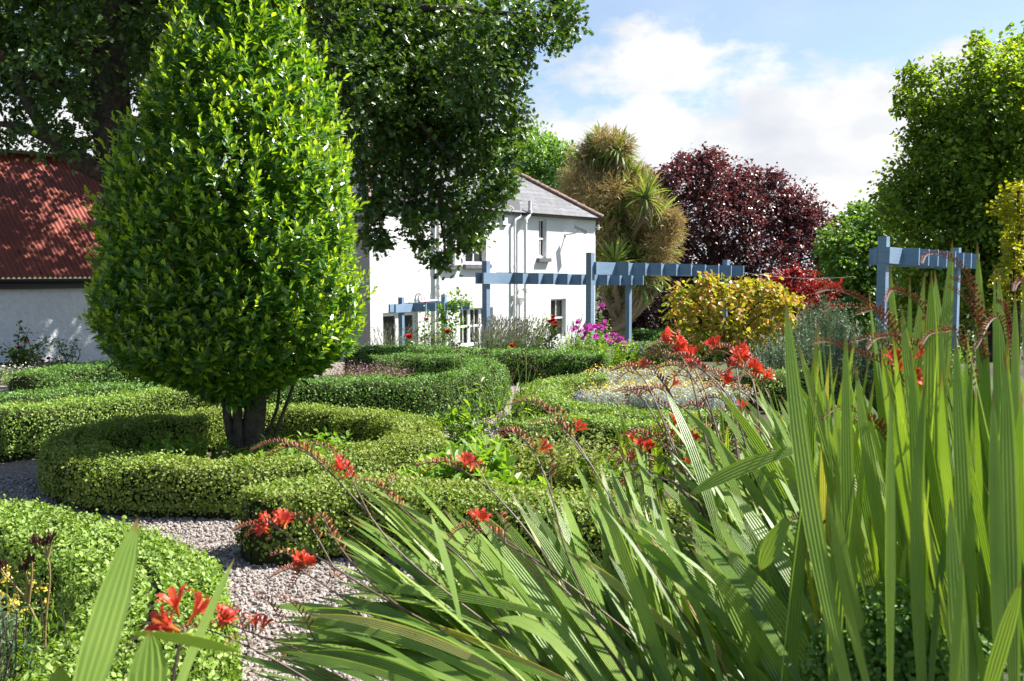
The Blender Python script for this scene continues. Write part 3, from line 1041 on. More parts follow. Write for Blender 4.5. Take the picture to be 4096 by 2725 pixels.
    mbp.add(V, np.array([(0, 1, 2, 3), (7, 6, 5, 4), (0, 4, 5, 1), (1, 5, 6, 2), (2, 6, 7, 3), (3, 7, 4, 0)]))
    mbp.tube(HLc.p([(s3, -.12, z3 - .24), (s3, -.12, HOUSE_Z)]), .04, k=8)
    mbp.build("drain_hopper", M['pipe_paint'], root)
    mbp = MB()
    a = HF(1738, 1201)
    b_ = HF(1672, 1203)
    mbp.tube(HLc.p([(a[0], -.1, a[1]), (b_[0], -.1, b_[1] - .03), (b_[0], -.1, b_[1] - .35)]), .035, k=8)
    for q in (1676, 1688):
        s4, z4 = HF(q, 1200)
        mbp.tube(HLc.p([(s4, -.1, z4 - .05), (s4 - .01, -.1, z4 + .16), (s4 - .06, -.09, z4 + .22), (s4 - .12, 0, z4 + .16)]), .025, k=8)
    mbp.build("waste_pipe", M['pipe_paint'], root)
    # alarm box and security camera on the wall
    s5, z5 = HF(2014, 886)
    al = MB()
    V = HLc.p([(s5 - .14, 0, z5 - .14), (s5 + .14, 0, z5 - .14), (s5 + .14, 0, z5 + .14), (s5 - .14, 0, z5 + .14), (s5 - .11, -.085, z5 - .115), (s5 + .11, -.085, z5 - .115), (s5 + .12, -.085, z5 + .125), (s5 - .12, -.085, z5 + .125)])
    al.add(V, np.array([(4, 5, 6, 7), (0, 1, 5, 4), (1, 2, 6, 5), (2, 3, 7, 6), (3, 0, 4, 7)]))
    ar = empty("alarm_box", HLc.p([(s5, 0, z5)])[0], "small white alarm box on the house wall under the felt parapet", "alarm box")
    al.build("cover", M['white_paint'], ar)
    st = MB()
    lbox(st, HLc, s5 - .07, s5 + .07, -.06, -.01, z5 - .165, z5 - .135)
    st.build("strobe", M['sill'], ar)
    s6, z6 = HF(2262, 938)
    cr = empty("security_camera", HLc.p([(s6, 0, z6)])[0], "white security camera bracketed to the house wall beside the upper window", "security camera")
    bk = MB()
    bk.tube(HLc.p([(s6, 0, z6), (s6, -.03, z6)]), .075, k=10)
    bk.tube(HLc.p([(s6, -.03, z6), (s6 + .06, -.25, z6 + .02), (s6 + .1, -.4, z6 + .06), (s6 + .1, -.42, z6 + .14)]), .032, k=8)
    bk.build("bracket", M['white_paint'], cr)
    hs = MB()
    a0 = np.array((s6 + .02, -.38, z6 + .23))
    a1 = np.array((s6 + .42, -.60, z6 + .06))
    ax = unit(a1 - a0)
    sd = unit(np.cross(ax, UP))
    upv = np.cross(sd, ax)
    Mx = np.stack([ax, sd, upv], 1)
    V0 = MB().box((0, 0, 0), (.24, .062, .058), Mx).v[0]
    hs.add(HLc.p(V0 + (a0 + a1) / 2), np.array([(0, 3, 2, 1), (4, 5, 6, 7), (0, 1, 5, 4), (1, 2, 6, 5), (2, 3, 7, 6), (3, 0, 4, 7)]))
    V0 = MB().box((0, 0, 0), (.29, .076, .01), Mx).v[0]
    hs.add(HLc.p(V0 + (a0 + a1) / 2 + upv * .072 + ax * .03), np.array([(0, 3, 2, 1), (4, 5, 6, 7), (0, 1, 5, 4), (1, 2, 6, 5), (2, 3, 7, 6), (3, 0, 4, 7)]))
    hs.build("housing", plain("shade_grey_plastic", (0.42, 0.43, 0.45), 0.45, 0.5), cr)  # grey on body and hood paints the shade of the underside
    ln = MB()
    ln.tube(HLc.p([a1 - ax * .002, a1 + ax * .012]), .05, k=12)
    ln.build("lens", M['dark_glass'], cr)
    # small aerial at the corner
    s7, z7 = HF(2378, 910)
    fl = MB()
    fl.tube(HLc.p([(s7, -.02, z7), (s7 + .14, -.06, z7)]), .02, k=8)
    fl.tube(HLc.p([(s7 + .16, -.06, z7 - .09), (s7 + .16, -.06, z7 + .11)]), .045, k=10)
    fl.tube(HLc.p([(s7 + .2, -.06, z7), (s7 + .34, -.1, z7)]), .008, k=6)
    fr = empty("floodlight_sensor", HLc.p([(s7, 0, z7)])[0], "tiny white sensor sticking out at the far corner of the house", "sensor")
    fl.build("body", M['white_paint'], fr)


house()

# ------------------------------------------------------------------ barn
BD = np.array((0.66, 0.751))
BANG = math.atan2(BD[1], BD[0])
BO = np.array((-9.28, 20.0))
BLc = Loc(BO, BANG)


def barn():
    def BF(px, py):
        return HF(px, py, BO, BD)
    _, ze = BF(200, 1143)
    gz = float(ground(BO[0], BO[1])) - .4
    x0, x1 = -9.0, 3.6
    root = empty("barn", (BO[0], BO[1], ze - 2.3), "low white rendered barn with red corrugated roof and black gutter", "barn", rz=BANG)
    w = MB()
    for q in ([(x0, 0, gz), (x1, 0, gz), (x1, 0, ze + .1), (x0, 0, ze + .1)], [(x1, 0, gz), (x1, 5.6, gz), (x1, 5.6, ze), (x1, 2.8, ze + 2.9), (x1, 0, ze)],
              [(x0, 0, gz), (x0, 0, ze), (x0, 2.8, ze + 2.9), (x0, 5.6, ze), (x0, 5.6, gz)], [(x0, 5.6, gz), (x0, 5.6, ze), (x1, 5.6, ze), (x1, 5.6, gz)]):
        w.add(BLc.p(q), [tuple(range(len(q)))])
    w.build("wall", M['rough_render'], root)
    # roof: ridge height chosen to meet the photo's ridge line
    runr = 2.75
    # ridge point at photo (200, 628)
    inn = np.array((-BD[1], BD[0]))
    d = ray(200, 628)
    o2 = BO + inn * runr
    t = np.dot(o2, inn) / np.dot(d[:2], inn)
    zr = EYE + d[2] * t
    per = .10
    n = int((x1 - x0 + .4) / per * 8)
    xs = np.linspace(x0 - .2, x1 + .2, n)
    dz = .02 * np.sin(xs / per * 2 * math.pi)
    zeav = ze + .16

    def sheet(ye, yr):
        rows = []
        for f in np.linspace(0, 1, 5):
            rows.append(np.stack([xs, np.full(n, ye + (yr - ye) * f), zeav + (zr - zeav) * f + dz], 1))
        return np.concatenate(rows), np.array([(r * n + i, r * n + i + 1, (r + 1) * n + i + 1, (r + 1) * n + i) for r in range(4) for i in range(n - 1)])
    rf = MB()
    V, f = sheet(-.22, runr)
    rf.add(BLc.p(V), f, sm=True)
    V, f = sheet(2 * runr + .22, runr)
    rf.add(BLc.p(V), f, sm=True)
    ro = rf.build("roof", None, None)
    ro.data.transform(mat_of(root).inverted())
    ro.parent = root
    ro.data.materials.append(M['red_sheet'])
    rd = MB()
    k = 7
    a = np.linspace(0, math.pi, k)
    prof = np.stack([runr + .17 * np.cos(a), zr + .0 + .09 * np.sin(a)], 1)
    V = np.concatenate([np.stack([np.full(k, xx), prof[:, 0], prof[:, 1]], 1) for xx in (x0 - .2, x1 + .2)])
    rd.add(BLc.p(V), np.array([(i, i + 1, k + i + 1, k + i) for i in range(k - 1)]), sm=True)
    rd.build("ridge_cap", plain("ridge_cap_sheet", (0.16, 0.07, 0.06), 0.6, 0.3, var=(0.22, 0.12, 0.11), scale=4), root)
    g = MB()
    lbox(g, BLc, x0, x1 + .1, -.16, -.03, ze - .06, ze + .14)
    k = 9
    ang = np.linspace(math.pi, 2 * math.pi, k)
    prof = np.stack([np.cos(ang) * .075 - .25, np.sin(ang) * .085 + ze + .11], 1)
    V = np.concatenate([np.stack([np.full(k, xx), prof[:, 0], prof[:, 1]], 1) for xx in (x0, x1 + .15)])
    g.add(BLc.p(V), np.array([(i, i + 1, k + i + 1, k + i) for i in range(k - 1)]), sm=True)
    g.build("gutter", M['gutter'], root)


barn()


# ------------------------------------------------------------------ pergolas
def pergola(p_left, p_right, posts_px, nraft, label, depth_b=.2, prot=.36, group="blue pergolas in the garden"):
    """p_left / p_right: (px, top py, Y) of the front board's ends; posts_px: fractions along the board"""
    a = P(*p_left)
    b = P(*p_right)
    d = b - a
    Ln = np.linalg.norm(d)
    ax = d / Ln
    hx = unit(np.array((ax[0], ax[1], 0)))
    nrm = np.array((hx[1], -hx[0], 0))          # toward the viewer's right
    if nrm[1] > 0:
        nrm = -nrm
    upv = np.cross(nrm, ax)
    if upv[2] < 0:
        upv = -upv
    B = np.stack([ax, nrm, upv], 1)
    gz = float(ground((a[0] + b[0]) / 2, (a[1] + b[1]) / 2))
    root = empty("pergola", (a[0], a[1], gz), label, "pergola", group, rz=0)
    th = .022
    pt = .055
    for sgn, nm in ((0, "beam"), (-1, "beam")):
        c = (a + b) / 2 - upv * depth_b / 2 - nrm * th
        if sgn:
            c = c - nrm * (2 * pt + 2 * th + .004)
        mb = MB().box(c, (Ln / 2, th, depth_b / 2), B)
        mb.build(nm, M['blue'], root)
    for f, toppx in posts_px:
        q = a + d * f - nrm * (2 * th + pt + .002)
        z1 = toppx
        zg = float(ground(q[0], q[1])) - .2
        zt = q[2] + z1
        mb = MB().box((q[0], q[1], (zg + zt) / 2), (pt, pt, (zt - zg) / 2), np.stack([hx, nrm, UP], 1))
        mb.build("post", M['blue'], root)
    for i in range(nraft):
        f0, f1 = (posts_px[0][0] + .13, .985)
        f = f0 + (f1 - f0) * i / (nraft - 1)
        jz = R.uniform(-.006, .010)
        q = a + d * f - upv * (depth_b / 2 - .004 + jz)
        back = .42
        c = q + nrm * (prot - back) / 2
        sk = R.uniform(-.02, .02)
        B2 = np.stack([unit(ax + nrm * sk), unit(nrm - ax * sk), upv], 1)
        MB().box(c, (.019, (prot + back) / 2, depth_b / 2 + .006), B2).build("rafter", M['blue'], root)
    return root, a, b


pergola((1583, 1218, 23.8), (1835, 1207, 26.8), [(.13, .16), (.80, .2)], 6, "small blue timber pergola close to the house's glazed doors, roses climbing its posts", prot=.36)
pergola((1935, 1091, 18.6), (2545, 1104, 23.0), [(.035, .22), (.97, -.02)], 10, "blue timber pergola in front of the white house wall, with lavender at its foot", depth_b=.21, prot=.24)
_, pca, pcb = pergola((2386, 1048, 17.4), (2937, 1066, 21.5), [(-.008, .16), (.965, .14)], 9, "blue timber pergola reaching from the house corner across the dark copper beech", depth_b=.22, prot=.26)
pergola((3560, 988, 12.2), (3862, 1020, 14.5), [(.02, .13), (.965, .1)], 8, "blue timber pergola half hidden behind tall sword leaves, before the big lime tree", depth_b=.2, prot=.2)
wr = MB()
w0 = pcb - (0, 0, .1)
w1 = P(3420, 1106, 25)
wp = [w0 + (w1 - w0) * f - UP * .1 * 4 * f * (1 - f) for f in np.linspace(0, 1, 9)]
wr.tube(wp, .005, k=5)
tag(wr.build("wire", M['wire']), "thin grey wire stretched from the pergola towards the red maple", "wire")


# ------------------------------------------------------------------ hedges
def catmull(pts, step=.08, closed=False):
    pts = np.asarray(pts, float)
    n = len(pts)
    out = []
    rng = range(n if closed else n - 1)
    for i in rng:
        p1, p2 = pts[i], pts[(i + 1) % n]
        p0 = pts[(i - 1) % n] if (closed or i > 0) else 2 * p1 - p2
        p3 = pts[(i + 2) % n] if (closed or i < n - 2) else 2 * p2 - p1
        m = max(2, int(np.linalg.norm(p2 - p1) / step))
        for k in range(m):
            t_ = k / m
            out.append(.5 * ((2 * p1) + (-p0 + p2) * t_ + (2 * p0 - 5 * p1 + 4 * p2 - p3) * t_ ** 2 + (-p0 + 3 * p1 - 3 * p2 + p3) * t_ ** 3))
    if not closed:
        out.append(pts[-1])
    return np.array(out)


def hedge(pts, h, w, label, closed=False, leaf=.022, dens=4200, mat='box', group="clipped box hedges", rag=.013):
    c = catmull(pts, closed=closed)
    n = len(c)
    if closed:
        T = np.roll(c, -1, 0) - np.roll(c, 1, 0)
    else:
        T = np.gradient(c, axis=0)
    T = unit(T)
    lat = np.stack([T[:, 1], -T[:, 0]], 1)
    seg = np.linalg.norm(np.diff(c, axis=0, append=c[:1] if closed else c[-1:]), axis=1)
    s = np.concatenate([[0], np.cumsum(seg)])[:n]
    Ltot = s[-1] + (seg[-1] if closed else 0)
    cap = np.ones(n)
    ct = np.zeros(n)
    if not closed:
        for sg, dd in ((-1, s), (1, Ltot - s)):
            q = np.clip(dd / (w * .5), 0, 1)
            cap = np.minimum(cap, np.sqrt(np.maximum(1 - (1 - q) ** 2, 0)) * .98 + .02)
            ct += sg * (1 - q)
    gz = ground(c[:, 0], c[:, 1])
    ph = R.uniform(0, 6.28, 8)

    def surf(si, th, shrink=0.0):
        """si index (float), th 0..pi"""
        i0 = np.clip(si.astype(int), 0, n - 1)
        i1 = (i0 + 1) % n if closed else np.minimum(i0 + 1, n - 1)
        f = (si - i0)[:, None]
        cc = c[i0] * (1 - f) + c[i1] * f
        tt = unit(T[i0] * (1 - f) + T[i1] * f)
        ll = np.stack([tt[:, 1], -tt[:, 0]], 1)
        f = f[:, 0]
        cp = cap[i0] * (1 - f) + cap[i1] * f
        cte = ct[i0]
        g_ = gz[i0] * (1 - f) + gz[i1] * f
        ca, sa = np.cos(th), np.maximum(np.sin(th), 0)
        ss = s[i0]
        wob = .018 * np.sin(ss * 3.1 + ph[0] + 2 * th) + .014 * np.sin(ss * 7.3 + ph[1] + 3 * th) + .012 * np.sin(ss * 13 + ph[2] - 4 * th)
        hw = (w / 2 - shrink + wob * .8) * np.sign(ca) * np.abs(ca) ** .36 * cp
        hz = (h - shrink + wob * .6) * sa ** .27
        taper = 1 - .06 * (hz / h)
        hw = hw * taper
        p = np.concatenate([cc + ll * hw[:, None], (g_ + hz)[:, None]], 1)
        wx = np.sign(ca) * np.abs(ca) ** 1.6
        wz = sa ** 2.2
        nrm = np.concatenate([ll * wx[:, None] + tt * (cte * (1 - wz))[:, None], wz[:, None]], 1)
        return p, unit(nrm + 1e-6)

    root = empty("box_hedge", (c[n // 2][0], c[n // 2][1], gz[n // 2]), label, "hedge", group)
    # core of twigs, the shade between leaves painted into its dark tone
    kt = 13
    si = np.repeat(np.arange(n), kt).astype(float)
    th = np.tile(np.linspace(0, math.pi, kt), n)
    V, _ = surf(si, th, shrink=.045)
    f = [(i * kt + j, i * kt + j + 1, ((i + 1) % n) * kt + j + 1, ((i + 1) % n) * kt + j) for i in range(n if closed else n - 1) for j in range(kt - 1)]
    MB().add(V, np.array(f), sm=True).build("inner_twig_shade", M['twigs'], root)
    # leaves
    per = 2 * h + w * .9
    nl = int(Ltot * per * dens)
    si = R.uniform(0, n - (0.001 if closed else 1.001), nl)
    grid = np.linspace(0, math.pi, 200)
    x_ = np.sign(np.cos(grid)) * np.abs(np.cos(grid)) ** .36 * w / 2
    z_ = h * np.maximum(np.sin(grid), 0) ** .27
    cdf = np.concatenate([[0], np.cumsum(np.hypot(np.diff(x_), np.diff(z_)))])
    th = np.interp(R.uniform(0, cdf[-1], nl), cdf, grid)
    p, nr = surf(si, th)
    p = p + nr * (R.normal(-.012, rag, nl)[:, None])
    # little shoots standing proud
    out = R.uniform(size=nl) < .05
    p[out] += (nr[out] * .6 + UP * .6) * R.uniform(0, .045, out.sum())[:, None]
    tg = unit(np.cross(nr, rdir(nl)))
    A = tg * .8 + nr * .45 + UP * .15 + R.normal(size=(nl, 3)) * .2
    Nn = nr + UP * .15 + R.normal(size=(nl, 3)) * .38
    MB().scatter(OVAL if leaf < .023 else QUAD, p, A, Nn, leaf * R.uniform(.65, 1.35, nl), .85).build("foliage", M[mat], root)
    return root


def gp(px, py, h):
    return G(px, py, h)[:2]


# ring round the laurel
ang = np.linspace(0, 2 * math.pi, 17)[:-1]
hedge([(-2.2 + 1.4 * math.cos(a), 8.42 + 1.4 * math.sin(a)) for a in ang], .37, .5, "ring of clipped box hedge around the foot of the laurel", closed=True, leaf=.021, dens=7200, mat='box_warm')
# near left corner
hedge([gp(-420, 2060, .42), gp(-60, 2055, .42), gp(230, 2095, .42), gp(470, 2180, .42), gp(610, 2310, .42), gp(600, 2470, .42), gp(430, 2660, .42), gp(150, 2900, .42), gp(-200, 3150, .42)],
      .42, .64, "near box hedge curving round the bed of dried stems in the bottom left corner", leaf=.0215, dens=8200, mat='box')
# middle front, running behind the leaning sword leaves
hedge([gp(1000, 1985, .42), gp(1150, 1950, .42), gp(1400, 1925, .42), gp(1700, 1935, .42), gp(2050, 1975, .42), gp(2400, 2010, .42), gp(2800, 2030, .42)],
      .42, .62, "box hedge with a blunt end by the gravel, behind the leaning red flowered plants", leaf=.021, dens=7200, mat='box_warm')
# hedge left of and behind the ring
hedge([(-6.4, 8.3), (-5.2, 8.6), (-4.55, 9.2), (-3.9, 10.0), (-3.2, 10.65), (-2.6, 10.9)], .48, .55,
      "sunlit box hedge sweeping in from the left edge behind the ring", leaf=.024, dens=5200, mat='box')
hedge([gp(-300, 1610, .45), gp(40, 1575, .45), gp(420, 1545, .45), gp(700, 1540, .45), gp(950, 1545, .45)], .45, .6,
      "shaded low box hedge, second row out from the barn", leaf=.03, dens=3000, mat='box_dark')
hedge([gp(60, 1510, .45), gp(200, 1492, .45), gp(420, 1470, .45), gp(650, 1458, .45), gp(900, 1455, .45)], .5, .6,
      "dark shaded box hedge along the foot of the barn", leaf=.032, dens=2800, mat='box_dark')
# hairpin right of the laurel
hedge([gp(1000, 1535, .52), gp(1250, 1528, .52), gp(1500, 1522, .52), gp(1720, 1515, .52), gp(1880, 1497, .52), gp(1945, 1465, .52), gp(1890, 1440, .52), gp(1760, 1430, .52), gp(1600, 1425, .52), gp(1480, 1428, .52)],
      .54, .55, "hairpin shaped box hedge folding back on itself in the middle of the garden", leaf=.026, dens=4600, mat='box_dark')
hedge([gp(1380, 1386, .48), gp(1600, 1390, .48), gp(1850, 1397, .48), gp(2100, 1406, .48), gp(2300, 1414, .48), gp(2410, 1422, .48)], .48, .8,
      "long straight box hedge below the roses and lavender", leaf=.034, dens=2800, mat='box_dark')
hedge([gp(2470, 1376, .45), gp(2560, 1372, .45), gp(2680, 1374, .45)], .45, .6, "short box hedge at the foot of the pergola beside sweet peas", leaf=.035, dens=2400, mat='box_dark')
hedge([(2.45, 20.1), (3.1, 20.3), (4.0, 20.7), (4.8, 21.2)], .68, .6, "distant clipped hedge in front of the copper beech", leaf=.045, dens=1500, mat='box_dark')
# loop round the silver plants
hedge([gp(2420, 1500, .4), gp(2280, 1512, .4), gp(2190, 1535, .4), gp(2140, 1570, .4), gp(2200, 1600, .4), gp(2350, 1622, .4), gp(2520, 1640, .4), gp(2720, 1655, .4), gp(2950, 1660, .4)],
      .4, .5, "box hedge looping round the silver yellow flowered plants", leaf=.028, dens=3600, mat='box')
hedge([gp(2010, 1700, .4), gp(2120, 1688, .4), gp(2300, 1680, .4), gp(2500, 1700, .4), gp(2700, 1725, .4), gp(2900, 1750, .4)], .42, .5,
      "box hedge between the wild bed and the hedge around the silver plants", leaf=.028, dens=3800, mat='box')
hedge([gp(2960, 1492, .45), gp(3150, 1490, .45), gp(3350, 1492, .45), gp(3600, 1500, .45)], .45, .6, "box hedge glimpsed below the rosemary, behind red flowers", leaf=.03, dens=2800, mat='box')


# ------------------------------------------------------------------ trees and shrubs
def sprays(mb, tmpl, C, rad, n_spray, n_leaf, size, up=.15, droop=.25, inner=.35, outer=1.12, wid=1.0, flat=1.0, curl=.5, tipw=.7):
    """leafy twigs radiating from a clump centre; the outline stays uneven"""
    d = rdir(n_spray)
    d[:, 2] *= flat
    d = unit(d + UP * up)
    ro = rad * (.72 + (outer * 1.18 - .72) * R.uniform(0, 1, n_spray) ** 1.9)
    ri = rad * inner
    f = R.uniform(0, 1, (n_spray, n_leaf)) ** tipw
    pos = ri + (ro[:, None] - ri) * f
    side = unit(np.cross(d, rdir(n_spray)))
    p = C[None, None] + d[:, None] * pos[..., None]
    p = p - UP * (droop * rad * (f ** 2))[..., None]
    p = p + R.normal(size=p.shape) * size * .55
    p = p.reshape(-1, 3)
    dd = np.repeat(d, n_leaf, 0)
    A = dd * .6 - UP * .25 + R.normal(size=p.shape) * curl
    Nn = UP * .8 + dd * .35 + R.normal(size=p.shape) * .45
    mb.scatter(tmpl, p, A, Nn, size * R.uniform(.7, 1.25, len(p)), wid)


def limb(mb, pts, r0, r1, k=8):
    pts = catmull(pts, step=.35)
    mb.tube(pts, np.linspace(r0, r1, len(pts)), k=k)


def laurel():
    Y = 8.5
    base = G(915, 1850)
    cx, cy = P(915, 1000, Y)[0], Y
    prof_px = [(-420, 870, 960), (-300, 800, 1050), (-150, 735, 1140), (0, 690, 1225), (200, 572, 1256), (350, 520, 1330), (500, 490, 1370), (640, 420, 1412),
               (780, 395, 1452), (900, 372, 1462), (1050, 366, 1460), (1180, 345, 1462), (1300, 352, 1432), (1400, 390, 1405), (1455, 455, 1350), (1505, 560, 1250), (1545, 720, 1120)]
    zz, cc, rr = [], [], []
    for py, a, b in prof_px:
        a, b = a + 72, b - 24
        zz.append(P(900, py, Y)[2])
        cc.append((P(a, py, Y)[0] + P(b, py, Y)[0]) / 2)
        rr.append((P(b, py, Y)[0] - P(a, py, Y)[0]) / 2)
    zz, cc, rr = np.array(zz)[::-1], np.array(cc)[::-1], np.array(rr)[::-1]
    root = empty("laurel_tree", (cx, cy, 0), "glossy bright green laurel tree clipped to a tall egg inside the ring hedge", "tree")
    mb, mn = MB(), MB()

    def place(n, depth_lo, depth_hi):
        z = np.interp(R.uniform(0, 1, n), np.cumsum(rr) / np.sum(rr), zz) + R.normal(0, .05, n)
        th = R.uniform(0, 2 * math.pi, n)
        r = np.interp(z, zz, rr) * (1 + .05 * np.sin(3 * th + z * 2) + .04 * np.sin(5 * th - 4 * z))
        k = R.uniform(depth_lo, depth_hi, n)
        c_ = np.interp(z, zz, cc)
        rad = np.stack([np.cos(th), np.sin(th), np.zeros(n)], 1)
        p = np.stack([c_, np.full(n, cy), z], 1) + rad * (r * k - .06)[:, None]
        slope = np.interp(z, zz[:-1], -np.diff(rr) / np.diff(zz))
        nrm = unit(rad + UP * np.clip(slope, -1.5, 1.5)[:, None])
        return p, nrm
    ns = 3000
    p, nr = place(ns, .88, 1.02)
    sd = unit(nr * .5 + UP * .85 + R.normal(size=nr.shape) * .24)
    for k in range(9):
        a = k * 2.4 + R.uniform(0, 6.28, ns)
        e1 = unit(np.cross(sd, rdir(ns)))
        e2 = np.cross(sd, e1)
        side = e1 * np.cos(a)[:, None] + e2 * np.sin(a)[:, None]
        f = k / 8.
        q = p + sd * (.15 * f - .04)
        A = sd * (.35 + .75 * f) + side * (1.0 - .45 * f)
        Nn = sd * 1.0 - side * .4 + R.normal(size=nr.shape) * .3
        sz = (.098 * (1 - .42 * f)) * R.uniform(.75, 1.2, ns)
        (mn if k >= 7 else mb).scatter(LEAF, q, A, Nn, sz, .82)
    # long soft shoots
    ns2 = 260
    p, nr = place(ns2, .98, 1.04)
    sd = unit(nr * .5 + UP * .9 + R.normal(size=nr.shape) * .2)
    for k in range(12):
        f = k / 11.
        side = unit(np.cross(sd, rdir(ns2)))
        q = p + sd * (.24 * f)[..., None] if False else p + sd * (.24 * f)
        A = sd * (.5 + .5 * f) + side * (.9 - .4 * f)
        (mn if k > 6 else mb).scatter(LEAF, q, A, sd - side * .4 + R.normal(size=nr.shape) * .25, .075 * (1 - .4 * f) * R.uniform(.8, 1.2, ns2), .8)
    # inside
    p, nr = place(11000, .3, .86)
    mb.scatter(LEAF, p, nr + R.normal(size=p.shape) * .9, UP + R.normal(size=p.shape) * .8, .11 * R.uniform(.8, 1.2, len(p)), 1.0)
    cr = mb.build("crown", M['laurel'], root)
    mn.build("young_shoots", M['laurel_new'], cr)
    tb = MB()
    bx, by = cx + .18, cy
    bz = 0
    limb(tb, [(bx, by, -.1), (bx + .02, by, .12), (bx - .01, by, .35), (bx + .03, by, .6), (bx - .02, by, .95), (bx - .05, by, 1.8), (cx, cy, 3.4)], .125, .04, 10)
    limb(tb, [(bx - .13, by - .09, -.1), (bx - .15, by - .08, .2), (bx - .21, by - .05, .5), (bx - .25, by - .02, .85), (bx - .4, by, 1.6)], .05, .026)
    limb(tb, [(bx - .07, by - .1, -.1), (bx - .11, by - .09, .25), (bx - .12, by - .04, .6), (bx - .14, by, 1.2)], .06, .03)
    limb(tb, [(bx + .1, by - .02, -.05), (bx + .2, by, .35), (bx + .34, by, .72), (bx + .46, by, 1.1)], .022, .01)
    limb(tb, [(bx + .08, by, .25), (bx + .2, by + .04, .55), (bx + .24, by + .05, .95)], .018, .01)
    tb.build("trunk", M['bark_smooth'], root)


laurel()


def oak():
    root = empty("oak_tree", P(600, 1400, 17) * (1, 1, 0) + (0, 0, -.2), "huge dark oak tree spreading over the barn and hanging down before the house", "tree")
    lists = []
    right = [(1500, 560, .7), (1500, 700, .6), (1490, 800, .3), (1480, 880, .25), (1570, 800, .2), (1475, 950, .26), (1530, 965, .18), (1510, 1000, .16), (1640, 650, .55), (1690, 760, .5),
             (1690, 860, .36), (1665, 930, .22), (1690, 985, .18), (1735, 1035, .17), (1785, 1055, .17), (1640, 870, .2), (1800, 700, .75), (1850, 820, .55), (1860, 900, .36), (1830, 960, .26), (1915, 955, .16), (1880, 985, .18),
             (1950, 690, .55), (1975, 780, .35), (1930, 850, .3), (2035, 725, .25), (1985, 600, .42), (2040, 520, .3), (1950, 450, .6), (1985, 330, .45), (1900, 250, .8), (2040, 230, .35), (2095, 160, .35),
             (2190, 125, .28), (2262, 115, .24), (2290, 60, .2), (2150, 40, .45), (2000, 100, .7), (1850, 60, .9), (1700, 100, 1), (1550, 100, 1), (1400, 100, 1), (1400, 300, .9), (1550, 300, 1), (1700, 300, 1), (1800, 400, .9),
             (1650, 480, .9), (1480, 450, .9), (1850, 560, .7), (1740, 560, .6), (2240, 30, .25), (2060, 400, .25), (2075, 470, .18), (2050, 620, .18)]
    left = [(100, 60, .85), (250, 150, .75), (60, 200, .65), (200, 310, .5), (300, 250, .45), (260, 400, .45), (120, 130, .6), (320, 500, .4), (50, 480, .26), (150, 530, .28), (300, 575, .22), (600, 120, .6), (620, 300, .55),
            (530, 420, .3), (40, 545, .2), (340, 30, .4), (700, 50, .8), (10, 330, .4), (-80, 150, .9), (-150, 420, .6), (230, 560, .22), (530, 560, .3), (330, 400, .25)]
    mb = MB()
    for px, py, r in right:
        r = r * (.72 if py > 500 else .85)
        if py > 800:
            py -= 15
        Y = 15.2 + R.uniform(-.8, 1.2)
        c = P(px, py, Y)
        k = int(62 * r * r * 4) + 9
        sprays(mb, OAKL, c, r * 1.08, k, 10, .095, up=.0, droop=.35, outer=1.2, wid=1.1, curl=.6, tipw=.4)
    for px, py, r in left:
        Y = 16.5 + R.uniform(-1.2, 1.2)
        c = P(px, py, Y)
        k = int(30 * r * r * 4) + 8
        sprays(mb, OAKL, c, r, k, 10, .105, up=.0, droop=.3, outer=1.2, wid=1.1, curl=.6, tipw=.4)
    # deeper layer that closes the crown
    for px in range(1300, 1850, 130):
        for py in range(-60, 470, 130):
            if px > 1700 and py > 330:
                continue
            c = P(px + R.uniform(-40, 40), py + R.uniform(-40, 40), 19 + R.uniform(-1, 1.5))
            sprays(mb, OAKL, c, .85, 24, 9, .13, up=0, droop=.2, wid=1.1)
    for px in list(range(-100, 300, 160)) + [640, 740]:
        for py in range(-100, 200, 130):
            c = P(px + R.uniform(-60, 60), py + R.uniform(-60, 60), 20 + R.uniform(-1, 1.5))
            sprays(mb, OAKL, c, .8, 26, 9, .13, up=0, droop=.2, wid=1.1)
    # crown above the frame
    for _ in range(36):
        px = R.uniform(-600, 1500)
        py = R.uniform(-1300, -120)
        c = P(px, py, R.uniform(14, 22))
        sprays(mb, OAKL, c, 1.35, 70, 8, .2, up=.1, droop=.2, wid=1.1)
    # lighter top leaves toward the barn side, to shade the barn
    for _ in range(68):
        c = np.array((R.uniform(-10, -1.5), R.uniform(18, 26), EYE + R.uniform(4.2, 8.5)))
        sprays(mb, OAKL, c, 1.15, 62, 8, .18, up=.1, droop=.2, wid=1.1)
    mb.build("crown", M['oak'], root)
    tb = MB()
    q = lambda x, y, Y: tuple(P(x, y, Y))
    limb(tb, [q(640, 1500, 17.2), q(560, 1000, 17.1), q(470, 650, 17), q(440, 350, 17), q(445, 0, 17), q(480, -400, 17), q(560, -900, 17.5)], .42, .2, 12)
    limb(tb, [q(470, 720, 17), q(300, 640, 16.4), q(195, 545, 16.2), q(120, 420, 16), q(50, 280, 16), q(-80, 120, 15.5)], .17, .05)
    limb(tb, [q(430, 480, 17), q(280, 360, 16.5), q(120, 300, 16.3), q(-60, 290, 16)], .12, .05)
    limb(tb, [q(440, 330, 17), q(330, 180, 16.5), q(250, 60, 16.2), q(180, -100, 16)], .14, .06)
    limb(tb, [q(360, 640, 16.6), q(190, 560, 16.3), q(60, 500, 16.1), q(-60, 500, 16)], .09, .04)
    for tip in ((1500, 750), (1700, 800), (1860, 700), (1990, 400), (2250, 70), (1650, 300)):
        limb(tb, [q(450, 100, 17), q(900, -200, 16.4), q(1250, 0, 15.8), q((1250 + tip[0]) / 2, tip[1] * .5, 15.4), q(tip[0], tip[1], 15.2)], .17, .02)
